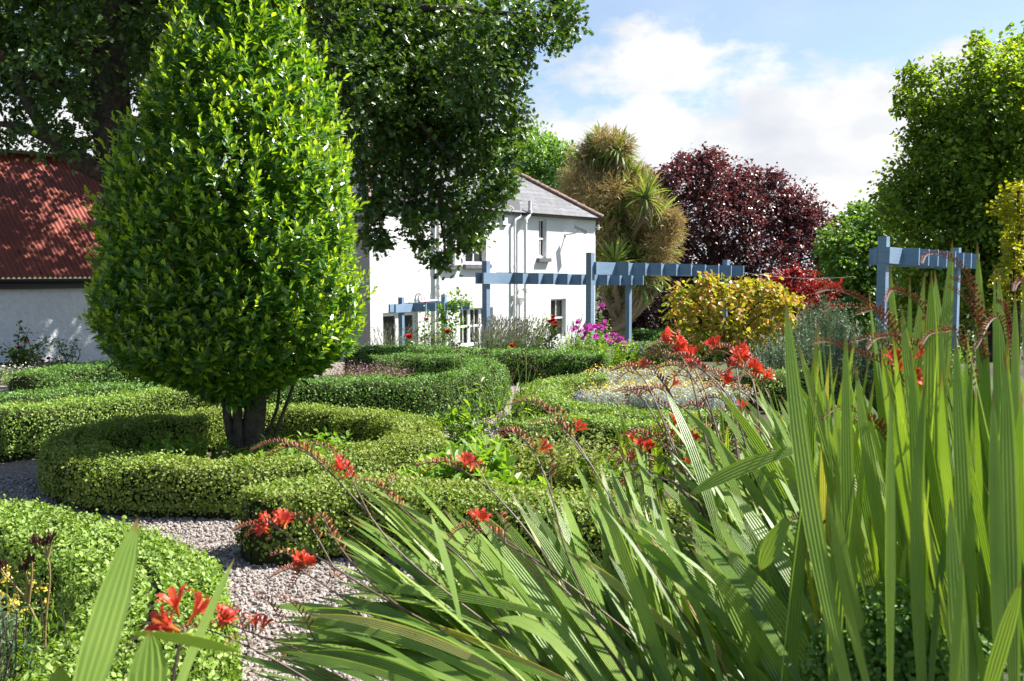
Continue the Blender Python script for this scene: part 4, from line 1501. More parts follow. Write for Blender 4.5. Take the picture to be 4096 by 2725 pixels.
    for tip in ((1690, 985), (1790, 1050), (1530, 960), (1860, 960), (1480, 930), (1640, 930)):
        limb(tb, [q(tip[0] - 30, tip[1] - 330, 15.3), q(tip[0] - 25, tip[1] - 160, 15.2), q(*tip, 15.2)], .035, .008, 6)
    tb.build("trunk", M['bark'], root)


oak()


def tree(name, label, base_px, Y, clumps, mat, tmpl, leaf, dens, trunk_r=.2, bark='bark', up=.1, droop=.2, group=None, cat="tree", nl=8, depth_j=1.0, zbase=None, wid=1.0, outer=1.15, flat=1.0):
    b = P(base_px, 1300, Y)
    gz = float(ground(b[0], b[1])) if zbase is None else zbase
    root = empty(name, (b[0], b[1], gz), label, cat, group)
    mb = MB()
    tb = MB()
    cs = []
    for px, py, r in clumps:
        c = P(px, py, Y + R.uniform(-1, 1) * depth_j)
        cs.append(c)
        sprays(mb, tmpl, c, r, int(dens * r * r) + 8, nl, leaf, up=up, droop=droop, wid=wid, outer=outer, flat=flat)
    mb.build("crown", M[mat], root)
    topz = max(c[2] for c in cs)
    zc = np.mean([c[2] for c in cs])
    limb(tb, [(b[0], b[1], gz - .2), (b[0] + .05, b[1], (gz + zc) / 2), (b[0], b[1], zc), (b[0], b[1], zc + (topz - zc) * .5)], trunk_r, trunk_r * .25, 8)
    for c in cs[::2]:
        zs = gz + (c[2] - gz) * .45
        limb(tb, [(b[0], b[1], zs), ((b[0] + c[0]) / 2, (b[1] + c[1]) / 2, (zs + c[2]) / 2 + .1), tuple(c)], trunk_r * .35, .015, 6)
    tb.build("trunk", M[bark], root)
    return root


# copper beech
cl_ = [(2830, 690, 1.0), (2720, 760, 1.1), (2650, 850, 1.2), (2950, 760, 1.0), (3080, 790, 1.0), (3180, 830, .9), (3250, 900, .9), (3300, 980, .8), (2800, 850, 1.3), (2950, 900, 1.3), (3100, 930, 1.2), (3200, 1020, 1.1),
       (2650, 1000, 1.4), (2800, 1020, 1.4), (2950, 1060, 1.3), (3100, 1080, 1.2), (2560, 1120, 1.3), (2700, 1180, 1.4), (2850, 1200, 1.3), (3000, 1200, 1.2), (2480, 1250, 1.2), (2600, 1290, 1.2), (2750, 1300, 1.2), (2860, 650, .5), (2780, 680, .5), (3100, 720, .5), (2900, 1310, 1.1),
       (2660, 720, .6), (3020, 700, .35), (3330, 900, .4), (2440, 1330, 1.0), (2560, 1340, 1.0), (3340, 1060, .8), (3280, 1120, 1.0), (2740, 680, .6), (2980, 830, 1.2), (3180, 930, 1.1), (2880, 760, 1.2), (2620, 780, .8), (2600, 900, 1.0), (3370, 990, .6), (3350, 1080, .8), (3150, 790, .6), (3230, 850, .6), (2740, 640, .3), (2700, 690, .4), (2820, 640, .35), (2880, 640, .25)]
tree("copper_beech", "broad dark purple copper beech behind the blue pergola", 2850, 53, [(a_, b_, c_ * 1.32) for a_, b_, c_ in cl_], 'beech', OVAL, .155, 88, trunk_r=.35, up=.25, droop=.05, depth_j=1.6, nl=9, outer=1.28)
# green trees behind the house
tree("ash_tree", "sunlit green tree rising above the house roof beside the cabbage palm", 2200, 52,
     [(2090, 640, 1.3), (2180, 620, 1.3), (2060, 560, 1.0), (2140, 560, .9), (2240, 660, 1.2), (2270, 620, .7), (2200, 720, 1.4), (2100, 740, 1.4), (2260, 740, 1.3), (2000, 600, 1.5), (2330, 720, 1.2), (2020, 720, 1.5), (1900, 640, 1.6)],
     'far_green', LEAF, .22, 62, trunk_r=.3, droop=.2, depth_j=1.5)
# lime on the right
cl_ = [(3960, 470, .9), (4080, 420, 1.0), (3850, 480, .7), (3750, 520, .55), (3680, 545, .4), (3640, 440, .28), (3720, 450, .4), (3790, 400, .4), (3700, 330, .3), (3640, 290, .2), (3900, 300, .45), (3930, 220, .28), (3910, 170, .2), (4060, 260, .5), (4096, 190, .4),
       (3820, 620, .8), (3950, 650, 1.0), (4100, 620, 1.1), (3680, 680, .6), (3600, 740, .45), (3700, 790, .7), (3560, 790, .3), (3830, 800, .9), (3980, 830, 1.0), (4120, 830, 1.1), (3750, 930, .7), (3900, 980, .9), (4060, 1000, 1.0), (3640, 880, .5), (3560, 850, .4), (3600, 430, .18), (3620, 380, .2), (3760, 270, .2), (4000, 340, .7), (4200, 400, 1.2), (4250, 700, 1.3), (4250, 1000, 1.3), (3850, 1100, .8), (4000, 1150, .8), (3720, 1060, .7), (3780, 1180, .7), (3680, 1180, .6)]
tree("lime_tree", "tall loose green lime tree filling the right edge behind the pergola", 3990, 21.5, cl_, 'lime', OVAL, .09, 330, trunk_r=.25, up=.15, droop=.1, depth_j=.9, nl=9, outer=1.4)
tree("hazel_tree", "mid green leafy tree between the copper beech and the lime tree", 3450, 29,
     [(3400, 900, .6), (3450, 860, .5), (3500, 900, .8), (3380, 990, .8), (3480, 1010, 1.0), (3580, 980, 1.0), (3400, 1100, .9), (3520, 1130, 1.0), (3620, 1100, 1.0), (3350, 1050, .6), (3440, 1200, 1.0), (3560, 1230, 1.0), (3340, 1190, .6), (3660, 1200, 1.0), (3300, 1000, .3), (3310, 940, .25)],
     'green', OVAL, .12, 150, trunk_r=.16, droop=.12, depth_j=1.0, nl=9)
tree("dark_holly", "dark shrubby tree in the shade under the lime tree", 3850, 24,
     [(3700, 1150, 1.0), (3850, 1120, 1.1), (4000, 1100, 1.2), (3760, 1280, 1.1), (3920, 1270, 1.2), (4080, 1250, 1.2), (3620, 1290, 1.0)], 'oak', LEAF, .11, 110, trunk_r=.12, depth_j=.7)
tree("golden_ginkgo", "slim young tree with bright yellow green leaves at the right edge", 4060, 11.5,
     [(4075, 760, .13), (4040, 800, .14), (4085, 850, .16), (4040, 890, .13), (4090, 940, .17), (4035, 960, .12), (4055, 1010, .15), (4090, 1050, .16), (4040, 1075, .14), (4070, 1130, .17), (4020, 1170, .13), (4090, 1190, .16), (4050, 1240, .15), (4000, 1250, .1), (3995, 1120, .09), (3990, 830, .07)],
     'gold', OVAL, .042, 900, trunk_r=.035, bark='bark_smooth', depth_j=.18, nl=6, wid=1.3)
# Japanese maple
tree("japanese_maple", "low spreading crimson Japanese maple in front of the copper beech", 3170, 25,
     [(3060, 1140, .3), (3130, 1110, .35), (3210, 1105, .35), (3280, 1140, .3), (3110, 1170, .45), (3200, 1170, .5), (3290, 1180, .3), (3040, 1170, .22), (3150, 1210, .5), (3250, 1220, .45), (3330, 1150, .2), (3170, 1090, .18)],
     'maple', LEAF, .085, 330, trunk_r=.06, droop=.25, depth_j=.4, nl=8, flat=.5)
# golden shrub
cl_ = [(2760, 1190, .2), (2820, 1160, .17), (2720, 1230, .2), (2870, 1190, .24), (2950, 1180, .22), (3020, 1160, .2), (3060, 1145, .12), (3100, 1200, .2), (2800, 1260, .32), (2900, 1270, .34), (3010, 1250, .34), (3090, 1260, .25), (2740, 1300, .25), (2830, 1340, .34), (2940, 1350, .36), (3050, 1340, .32),
       (2780, 1390, .28), (2880, 1400, .3), (2990, 1410, .3), (2820, 1115, .07), (3150, 1225, .14), (3180, 1195, .07), (2700, 1180, .09), (2985, 1150, .14), (2890, 1150, .1), (3090, 1170, .1)]
tree("golden_shrub", "rounded shrub of yellow leaves tinged orange, right of the pergolas", 2910, 15.5, cl_[:16] + cl_[19:], 'shrub', LEAF, .092, 300, trunk_r=.03, bark='bark_smooth', droop=.2, depth_j=.35, nl=7, cat="shrub", wid=1.15, outer=1.4)


def needle_bush(name, label, px, py_base, Y, w, h, mat, n=160, ln=.03, group=None, cat="shrub"):
    """upright wands clothed in short needles"""
    b = P(px, py_base, Y)
    gz = float(ground(b[0], b[1]))
    h = b[2] - gz
    root = empty(name, (b[0], b[1], gz), label, cat, group)
    mb, sb = MB(), MB()
    for i in range(n):
        th = R.uniform(0, 6.28)
        rr = math.sqrt(R.uniform()) * w
        s0 = np.array((b[0] + rr * .5 * math.cos(th), b[1] + rr * .5 * math.sin(th), gz - .1))
        hh = h * (1 - .45 * (rr / w) ** 2) * R.uniform(.75, 1.08)
        s1 = np.array((b[0] + rr * math.cos(th), b[1] + rr * math.sin(th), gz + hh))
        mid = (s0 + s1) / 2 + np.array((rr * .12 * math.cos(th), rr * .12 * math.sin(th), 0)) + R.normal(0, .03, 3)
        k = int(hh / .011)
        f = R.uniform(.15, 1, k)
        p = (1 - f)[:, None] ** 2 * s0 + 2 * (f * (1 - f))[:, None] * mid + f[:, None] ** 2 * s1
        ax = unit((s1 - mid))
        A = ax * .8 + rdir(k) * .9
        mb.scatter(NEEDLE, p, A, rdir(k), ln * R.uniform(.7, 1.2, k), 1.4)
        if i % 3 == 0:
            sb.tube([s0, mid, s1], [.006, .005, .002], k=4, cap=False)
    mb.build("foliage", M[mat], root)
    sb.build("stem", M['bark_smooth'], root)
    return root


needle_bush("rosemary", "grey green rosemary bush right of the golden shrub", 3200, 1290, 13.6, .55, 1.0, 'rosemary', 230, .04, "rosemary bushes")
needle_bush("rosemary", "taller grey green rosemary bush below the red maple", 3300, 1170, 15.5, .6, 1.05, 'rosemary', 230, .045, "rosemary bushes")
needle_bush("rosemary", "low rosemary bush at the foot of the golden shrub", 3080, 1350, 13.2, .5, .62, 'rosemary', 180, .04, "rosemary bushes")
needle_bush("rosemary", "pale rosemary bush around the pergola post on the right", 3560, 1270, 12.0, .45, .9, 'rosemary', 180, .04, "rosemary bushes")
needle_bush("rosemary", "rosemary bush between the hedge and the tall sword leaves", 3400, 1310, 12.4, .5, .6, 'rosemary', 200, .04, "rosemary bushes")


# cabbage palm
def cordyline():
    Y = 44.0
    b = P(2480, 1400, Y)
    gz = HOUSE_Z
    root = empty("cabbage_palm", (b[0], b[1], gz), "tall cabbage palm with tan flower plumes at the house corner", "tree")
    heads = [(2380, 640, .95), (2470, 600, .9), (2400, 570, .7), (2330, 700, .9), (2440, 690, 1.0), (2520, 720, .9), (2300, 760, .8), (2390, 780, 1.0), (2480, 800, 1.0), (2570, 800, .95), (2630, 860, .9), (2560, 880, 1.0), (2460, 900, 1.0), (2420, 980, .95),
             (2520, 980, 1.0), (2610, 960, 1.0), (2660, 940, .8), (2560, 1060, 1.0), (2450, 1060, 1.0), (2640, 1020, .85), (2400, 870, .9), (2350, 820, .8), (2500, 660, .7), (2590, 1030, .8), (2400, 1100, .8), (2500, 1100, .8), (2430, 1130, .8), (2560, 1130, .8), (2500, 1160, .8), (2620, 1110, .7)]
    lf, fl, dd, tb = MB(), MB(), MB(), MB()
    for i, (px, py, r) in enumerate(heads):
        r = r * 1.1
        c = P(px, py, Y + R.uniform(-1.6, 1.2))
        n = 110
        d = rdir(n)
        d = unit(d + UP * .25)
        c = c - np.array((0, 1.0 * (i % 3 == 0), 0))
        lf.scatter(STRAP, np.repeat(c[None], n, 0) + d * .06, d, UP + R.normal(size=(n, 3)) * .3, r * 1.15 * R.uniform(.75, 1.1, n), .9)
        n = 34
        d = rdir(n) * (.7, .7, .25) - UP * .85
        dd.scatter(STRAP, np.repeat(c[None], n, 0) - UP * .15 + R.normal(size=(n, 3)) * (.12, .12, .3), d, rdir(n), r * .85 * R.uniform(.7, 1.1, n), .9)
        limb(tb, [tuple(c), tuple(c - UP * .7 + (0, 0, 0)), tuple((c + np.array((b[0], b[1], c[2] - 2))) / 2 - UP * .6), (b[0] + R.uniform(-.35, .35), b[1] + R.uniform(-.3, .3), min(c[2] - 2.2, 1.0))], .09, .16, 6)
    plumes = [(2330, 640, .6), (2430, 560, .55), (2490, 590, .5), (2370, 600, .45), (2300, 720, .65), (2370, 730, .7), (2450, 760, .75), (2540, 760, .65), (2280, 790, .5), (2350, 780, .7), (2420, 830, .7), (2590, 830, .75), (2650, 880, .75), (2520, 860, .6), (2440, 910, .6),
              (2650, 990, .7), (2580, 960, .6), (2480, 1010, .6), (2420, 930, .6), (2680, 930, .5), (2610, 1070, .6), (2540, 1110, .5), (2690, 880, .4), (2560, 700, .4), (2480, 680, .6), (2420, 640, .5), (2400, 1010, .5), (2640, 1050, .5), (2540, 920, .6)]
    for px, py, r in plumes:
        r = r * 1.25
        c = P(px, py, Y - .9 + R.uniform(-1.2, .8))
        n = 1000
        d = unit(rdir(n) + UP * .15)
        rad = r * R.uniform(.1, 1.05, n)[:, None]
        p = c + d * rad * (1, 1, .85)
        fl.scatter(NEEDLE, p, d + R.normal(size=(n, 3)) * .45, rdir(n), .26 * R.uniform(.5, 1.2, n), .75)
    lf.build("leaf_heads", M['cord_leaf'], root)
    fl.build("flower_plumes", M['cord_flower'], root)
    dd.build("dead_leaf_skirt", M['cord_dead'], root)
    for k in range(5):
        x = R.uniform(-.35, .35)
        limb(tb, [(b[0] + x * .4 - .1, b[1] + R.uniform(-.2, .2), gz - .2), (b[0] + x * .6 + .1, b[1], gz + .7), (b[0] + x + .3, b[1], gz + 1.7), (b[0] + x * 2.2 + .5, b[1], 1.2)], .2, .12, 8)
    tb.build("trunk", M['cord_trunk'], root)


cordyline()


# ------------------------------------------------------------------ small plants
def rose_bloom(mb, c, r):
    n = 22
    f = np.linspace(.1, 1, n)
    az = np.arange(n) * 2.4
    el = math.pi / 2 * (1 - f) + .1
    d = np.stack([np.cos(az) * np.cos(el), np.sin(az) * np.cos(el), np.sin(el)], 1)
    d = d @ np.asarray(Matrix.Rotation(R.uniform(-.5, .5), 3, 'X')).T
    mb.scatter(PETAL, np.repeat(np.asarray(c)[None], n, 0) - d * r * .25, unit(d + UP * .5), d, r * (.65 + .5 * f), 1.15)


def rose_bush(label, px, pyb, Y, h, blooms, spread=.35, mat='rose_red', nst=7, lf=.055, nleaf=34, group="rose bushes"):
    b = P(px, pyb, Y)
    h = b[2] - float(ground(b[0], b[1]))
    b[2] = float(ground(b[0], b[1]))
    root = empty("rose_bush", tuple(b), label, "rose bush", group)
    st, lv = MB(), MB()
    tips = [P(x, y, Y + R.uniform(-.15, .15)) for x, y, _ in blooms]
    while len(tips) < nst:
        tips.append(b + np.array((R.uniform(-1, 1) * spread, R.uniform(-1, 1) * spread * .6, h * R.uniform(.45, 1.0))))
    for tp in tips:
        s0 = b + R.normal(0, .05, 3) * (1, 1, 0)
        mid = (s0 + tp) / 2 + R.normal(0, .06, 3)
        cv = catmull([s0, mid, tp], step=.06)
        st.tube(cv, np.linspace(.009, .004, len(cv)), k=5, cap=False)
        k = nleaf
        f = R.uniform(.12, 1, k)
        p = (1 - f)[:, None] ** 2 * s0 + 2 * (f * (1 - f))[:, None] * mid + f[:, None] ** 2 * tp
        side = rdir(k) * (1, 1, .45)
        p = p + side * R.uniform(.02, .12, k)[:, None]
        lv.scatter(OVAL, p, side + R.normal(size=(k, 3)) * .3, UP + R.normal(size=(k, 3)) * .6, lf * R.uniform(.7, 1.25, k), 1.0)
    st.build("stem", M['bark_smooth'] if mat != 'rose_red' else M['lavender'], root)
    lv.build("foliage", M['rose_leaf'], root)
    for (x, y, r), tp in zip(blooms, tips):
        mb = MB()
        rose_bloom(mb, tp, r * 1.3)
        mb.build("bloom", M[mat], root)
    return root


rose_bush("rose bush climbing at the small pergola, one red bloom midway", 1700, 1225, 19.5, 1.0, [(1705, 1283, .065), (1702, 1213, .035)], nst=9, spread=.35)
rose_bush("low rose bush with a single large red bloom just above the hedge", 1636, 1345, 18.6, .5, [(1637, 1352, .085)], nst=5, spread=.2)
rose_bush("rose bush with one fading red bloom by the pergola post", 1785, 1290, 19.2, .7, [(1790, 1330, .07), (1838, 1378, .04)], nst=7, spread=.25)
rose_bush("tall rose bush topped by a cluster of four red blooms before the lower window", 2205, 1265, 17.8, .9, [(2213, 1272, .06), (2200, 1290, .06), (2222, 1294, .055), (2220, 1308, .06), (2215, 1283, .05)], nst=9, spread=.3)
rose_bush("rose bush with pale fresh leaves and no blooms, left of the red cluster", 2150, 1235, 18.3, 1.0, [], nst=6, spread=.25, nleaf=22)
rose_bush("rose with one red bloom lying on the long hedge", 2050, 1385, 17.2, .3, [(2050, 1388, .075)], nst=4, spread=.2)
rose_bush("crimson rose bush with long arching shoots against the barn wall", 90, 1330, 17.6, 1.0, [(105, 1370, .06), (62, 1420, .065), (75, 1395, .05), (50, 1432, .055), (85, 1430, .05)], mat='rose_dark', nst=12, spread=.5, nleaf=46, lf=.06)
rose_bush("small crimson rose between the barn wall and the dark hedge", 180, 1420, 16.8, .35, [(170, 1448, .05), (195, 1437, .045), (158, 1470, .05), (130, 1478, .04)], mat='rose_dark', nst=7, spread=.3)
rose_bush("young leafy rose shoots standing alone against the barn wall", 265, 1345, 17.4, .75, [], mat='rose_dark', nst=6, spread=.25, nleaf=40, lf=.045)
rose_bush("long arching rose shoot reaching up the barn wall", 110, 1250, 18.3, 1.05, [], mat='rose_dark', nst=4, spread=.25, nleaf=26, lf=.07)


def climber():
    a = P(1815, 1235, 24.2)
    root = empty("climbing_plant", tuple(P(1815, 1420, 24.2)), "light green climber twining up the small pergola's far post", "climber")
    mb, sb = MB(), MB()
    for px, py, r, n in ((1815, 1193, .22, 70), (1835, 1195, .16, 40), (1785, 1265, .18, 60), (1770, 1280, .15, 40), (1835, 1290, .2, 70), (1820, 1240, .1, 20), (1860, 1205, .12, 25), (1885, 1215, .1, 14), (1765, 1240, .12, 40), (1805, 1330, .2, 70)):
        c = P(px, py, 24.2)
        p = c + R.normal(size=(n, 3)) * r * .55
        mb.scatter(LEAF, p, rdir(n) - UP * .2, UP + rdir(n) * .7, .1 * R.uniform(.6, 1.2, n), 1.1)
    limb(sb, [tuple(P(1812, 1420, 24.2)), tuple(P(1808, 1320, 24.2)), tuple(P(1790, 1270, 24.2)), tuple(P(1815, 1200, 24.2)), tuple(P(1890, 1215, 24.2))], .014, .005, 5)
    mb.build("foliage", M['weed'], root)
    sb.build("stem", M['bark_smooth'], root)


climber()


def stalks(mb, base, n, h, spread, lean=(0, 0), r=.0025, hv=.25, curve=.2):
    """thin upright stems; returns tips and directions"""
    th = R.uniform(0, 6.28, n)
    rr = np.sqrt(R.uniform(0, 1, n))
    s0 = base + np.stack([np.cos(th) * rr * spread * .45, np.sin(th) * rr * spread * .45, np.zeros(n)], 1)
    hh = h * R.uniform(1 - hv, 1, n) * (1 - .2 * rr)
    s1 = base + np.stack([np.cos(th) * rr * spread + lean[0], np.sin(th) * rr * spread + lean[1], hh], 1)
    mid = (s0 + s1) / 2 + UP * (hh * curve * .3)[:, None] + R.normal(0, .02, (n, 3))
    side = unit(np.cross(s1 - s0, rdir(n))) * r
    V = np.stack([s0 - side, s0 + side, mid - side * .8, mid + side * .8, s1], 1).reshape(-1, 3)
    o = (np.arange(n) * 5)[:, None]
    F4 = o + np.array([(0, 1, 3, 2)])
    F3 = o + np.array([(2, 3, 4)])
    mb.add(V, F4.reshape(-1, 4))
    mb.add(V, F3.reshape(-1, 3))
    return s0, mid, s1


def lavender(label, px, pyb, Y, w, h, n=420, lean=(.18, 0), group="lavender clumps"):
    b = P(px, pyb, Y)
    h = b[2] - float(ground(b[0], b[1]))
    b[2] = float(ground(b[0], b[1]))
    root = empty("lavender", tuple(b), label, "lavender", group)
    sb, hb, fb = MB(), MB(), MB()
    s0, mid, s1 = stalks(sb, b, n, h, w, lean, r=.0042, hv=.4)
    d = unit(s1 - mid)
    k = len(s1)
    for j in range(3):
        hb.scatter(LEAF, s1 - d * (.03 * j - .01), d + rdir(k) * .25, rdir(k), .05 * R.uniform(.8, 1.2, k), .55)
    f = R.uniform(0, .62, n * 6)
    ii = R.randint(0, n, n * 6)
    p = s0[ii] * (1 - f)[:, None] + s1[ii] * f[:, None]
    fb.scatter(NEEDLE, p, UP + rdir(len(p)) * .8, rdir(len(p)), .07 * R.uniform(.6, 1.2, len(p)), .9)
    sb.build("stem", M['lavender'], root)
    hb.build("flower_heads", M['lavender_head'], root)["kind"] = "stuff"
    fb.build("foliage", M['rosemary'], root)


lavender("tall lavender clump below the pergola post, spent spikes leaning right", 1960, 1250, 18.2, .55, .95, 420)
lavender("lavender clump right of the pergola post, in front of the drainpipes", 2080, 1255, 18.4, .6, .85, 360)
lavender("thin lavender in front of the glazed doors", 1560, 1290, 20.0, .55, .85, 130, lean=(.05, 0))
lavender("sparse lavender between the two red roses", 1740, 1320, 19.8, .5, .7, 150, lean=(.05, 0))
lavender("lavender spikes beside the lower window", 2290, 1255, 18.8, .45, .85, 120)


def herb(name, label, px, pyb, Y, w, h, n, lf, mat, cat, nlv=14, stemmat='weed', tmpl=LEAF, flower=None, group=None, wid=.8, lean=(0, 0)):
    """a clump of leafy stems, flower = (material key, size, petals per stem)"""
    b = P(px, pyb, Y)
    h = max(b[2] - float(ground(b[0], b[1])), .12)
    b[2] = float(ground(b[0], b[1]))
    root = empty(name, tuple(b), label, cat, group)
    sb, lb, fb = MB(), MB(), MB()
    s0, mid, s1 = stalks(sb, b, n, h, w, lean, r=.003, hv=.35)
    k = n * nlv
    ii = R.randint(0, n, k)
    f = R.uniform(.05, .95, k)
    p = (1 - f)[:, None] ** 2 * s0[ii] + 2 * (f * (1 - f))[:, None] * mid[ii] + f[:, None] ** 2 * s1[ii]
    sd = rdir(k) * (1, 1, .5)
    lb.scatter(tmpl, p, sd + UP * .45, UP - sd * .3 + rdir(k) * .4, lf * R.uniform(.6, 1.25, k), wid)
    sb.build("stem", M[stemmat], root)
    lb.build("foliage", M[mat], root)
    if flower:
        fm, fs, fn = flower
        ii = np.repeat(np.arange(n)[R.uniform(size=n) < (.75 if fm == 'yellow' and n > 100 else 1)], fn)
        p = s1[ii] + R.normal(size=(len(ii), 3)) * fs * 1.2
        fb.scatter(OVAL, p, rdir(len(ii)) + UP * .3, UP + rdir(len(ii)) * .8, fs * R.uniform(.7, 1.2, len(ii)), 1.1)
        fb.build("flowers", M[fm], root)["kind"] = "stuff"
    return root


# silver helichrysum bed
for i, (px, py, Y, lab) in enumerate([(2420, 1525, 12.0, "silver leaved clump with yellow flower heads at the left end of its bed"), (2560, 1510, 11.6, "silver leaved clump crowded with yellow flower heads in the middle of its bed"),
                                      (2700, 1495, 11.4, "silver leaved clump behind the red flowers"), (2480, 1455, 13.4, "silver leaved clump with yellow heads at the back of its bed, near the sweet peas"),
                                      (2640, 1445, 13.4, "silver leaved clump with dense yellow heads at the back, below the golden shrub"), (2840, 1500, 11.6, "silver leaved clump at the right end of its bed")]):
    herb("curry_plant", lab, px, py, Y, .55, .62, 330, .05, 'silver', "silver plant", nlv=16, stemmat='silver', tmpl=NEEDLE, flower=('yellow', .025, 2), group="silver yellow flowered plants", wid=1.2)

# sweet peas
for px, py, Y, h, lab in ((2330, 1300, 17.2, .75, "bushy sweet pea full of pink flowers behind the end of the long hedge"), (2440, 1310, 16.6, .7, "sweet pea sprawling with magenta pink flowers at the pergola's corner post"),
                          (2400, 1225, 17.0, 1.05, "tall sweet pea climbing the pergola's corner post")):
    herb("sweet_pea", lab, px, py, Y, .55 if h < 1 else .25, h, 90 if h < 1 else 26, .06, 'weed', "sweet pea", nlv=14, flower=None, group="pink sweet peas")
pk = [(2300, 1320), (2318, 1292), (2330, 1325), (2350, 1310), (2372, 1312), (2390, 1305), (2410, 1315), (2358, 1322), (2405, 1228), (2415, 1293), (2430, 1350), (2455, 1345), (2480, 1350), (2470, 1362), (2500, 1380), (2488, 1395), (2380, 1350), (2445, 1370), (2340, 1345)]
spo = [o for o in COL.objects if o.name.startswith("sweet_pea")]
for x, y in pk:
    fb = MB()
    c = P(x, y, 16.4 + R.uniform(-.2, .3))
    n = 8
    fb.scatter(PETAL, c + R.normal(size=(n, 3)) * .012, rdir(n) + UP * .3, rdir(n), .07 * R.uniform(.8, 1.2, n), 1.2)
    fb.build("bloom", M['pea'], spo[0 if x < 2345 else (2 if y < 1300 else 1)])

# purple oregano inside the hairpin
for px, lab in ((1390, "mauve flowered oregano clump beside the laurel's lower right edge"), (1490, "dusky mauve oregano clump inside the hairpin hedge"), (1540, "small purple oregano at the hairpin hedge's inner face")):
    herb("oregano", lab, px, 1440, 12.6, .38, .42, 150, .035, 'weed_pale', "oregano", nlv=9, stemmat='straw', flower=('purple', .02, 4), group="mauve oregano clumps")

# burnet with dark bobble heads in the middle bed
heads = [(1811, 1390), (1888, 1393), (1930, 1408), (1945, 1403), (1832, 1396), (1970, 1480), (2002, 1442), (2065, 1425), (2093, 1410), (2105, 1405), (2120, 1435), (2088, 1444), (2030, 1473), (2055, 1490), (2125, 1466), (2152, 1462), (2175, 1497), (1978, 1493), (1915, 1486), (1785, 1505), (1890, 1506), (1760, 1510), (1850, 1434), (2048, 1500), (2142, 1478), (1953, 1455), (2088, 1569), (2035, 1412)]
bt = P(1960, 1760, 8.9)
root = empty("burnet", (bt[0], bt[1], 0), "airy burnet with tiny dark red bobble heads on tall stems over the path", "burnet")
sb, lb = MB(), MB()
for x, y in heads:
    tp = P(x, y, 9.0 + R.uniform(-.4, .6))
    s0 = np.array((bt[0] + R.normal(0, .16), bt[1] + R.normal(0, .12), 0))
    s0[0] += (tp[0] - bt[0]) * .35
    mid = s0 * .4 + tp * .6 + R.normal(0, .05, 3)
    cv = catmull([s0, mid, tp], step=.12)
    sb.tube(cv, np.linspace(.004, .0022, len(cv)), k=4, cap=False)
    hd = MB()
    k = 40
    d = rdir(k)
    hd.scatter(QUAD, tp + d * (.010, .010, .016), d, rdir(k), .012, 1.2)
    hd.build("flower_head", M['burnet'], root)
    k = 9
    f = R.uniform(.02, .7, k)
    p = s0 * (1 - f)[:, None] + tp * f[:, None] + R.normal(size=(k, 3)) * .04
    lb.scatter(LEAF, p, rdir(k) + UP * .3, UP + rdir(k) * .5, .085 * R.uniform(.6, 1.2, k), .6)
sb.build("stem", M['weed_pale'], root)
lb.build("foliage", M['weed'], root)

# leafy mixed bed in the centre
cs = [(1790, 1770, 7.3, .3, .55, 46, .10, 'weed', "lush green leafy plant at the left end of the wild bed"), (1900, 1720, 7.1, .32, .6, 52, .11, 'weed', "tall bright leafy plant over the gravel end of the wild bed"), (1980, 1860, 6.6, .3, .45, 44, .11, 'weed', "broad leafy plant behind the sword leaves in the wild bed"),
      (2060, 1700, 7.6, .4, .5, 90, .05, 'weed_pale', "fine pale weedy plant in the middle of the wild bed"), (2200, 1690, 7.7, .45, .5, 110, .045, 'weed_pale', "fine pale seeding plant, centre of the wild bed"), (2350, 1700, 7.7, .45, .5, 110, .045, 'weed_pale', "dry pale seeding plant near the dark hedge face"),
      (2480, 1760, 7.4, .4, .45, 80, .05, 'weed', "green weedy plant at the right of the wild bed"), (1850, 1590, 8.8, .26, .45, 30, .085, 'weed', "slender leafy plant leaning over the gravel path"), (2100, 1910, 6.5, .3, .35, 40, .10, 'weed', "low broad leaved plant with yellowing leaves"),
      (1720, 1810, 7.0, .25, .4, 36, .08, 'weed', "leafy plant spilling between the two front hedges"), (1930, 1680, 7.9, .3, .5, 44, .09, 'weed', "mid green leafy plant behind the tall bright one")]
for px, py, Y, w, h, n, lf, mt, lab in cs:
    b = P(px, py, Y)
    herb("bed_plant", lab, px, py, Y, w, b[2] * 0 + h + .1, n, lf, mt, "plant", nlv=13, stemmat='weed_pale', group="leafy plants in the wild bed", wid=.85,
         flower=('brownhead', .012, 3) if mt == 'weed_pale' else None)
# weeds inside the ring
for px, py, Y, w, h, n, lf, lab in ((760, 1700, 8.3, .45, .35, 60, .06, "pale leafy weeds inside the ring, left of the laurel trunk"), (1080, 1740, 8.2, .4, .28, 60, .055, "low green weeds at the right foot of the laurel trunk"), (1250, 1715, 8.6, .4, .34, 50, .06, "leafy weeds inside the ring near its right side"),
                                   (620, 1735, 8.4, .35, .3, 36, .05, "shaded weeds inside the ring at its left side"), (1000, 1765, 8.0, .35, .25, 50, .05, "grassy weeds in front of the laurel trunk")):
    b = P(px, py, Y)
    root = herb("weed", lab, px, py + (b[2]) * 0, Y, w, h + .2, n, lf, 'weed', "weeds", nlv=12, stemmat='weed_pale', group="weeds inside the ring hedge", wid=1.0)

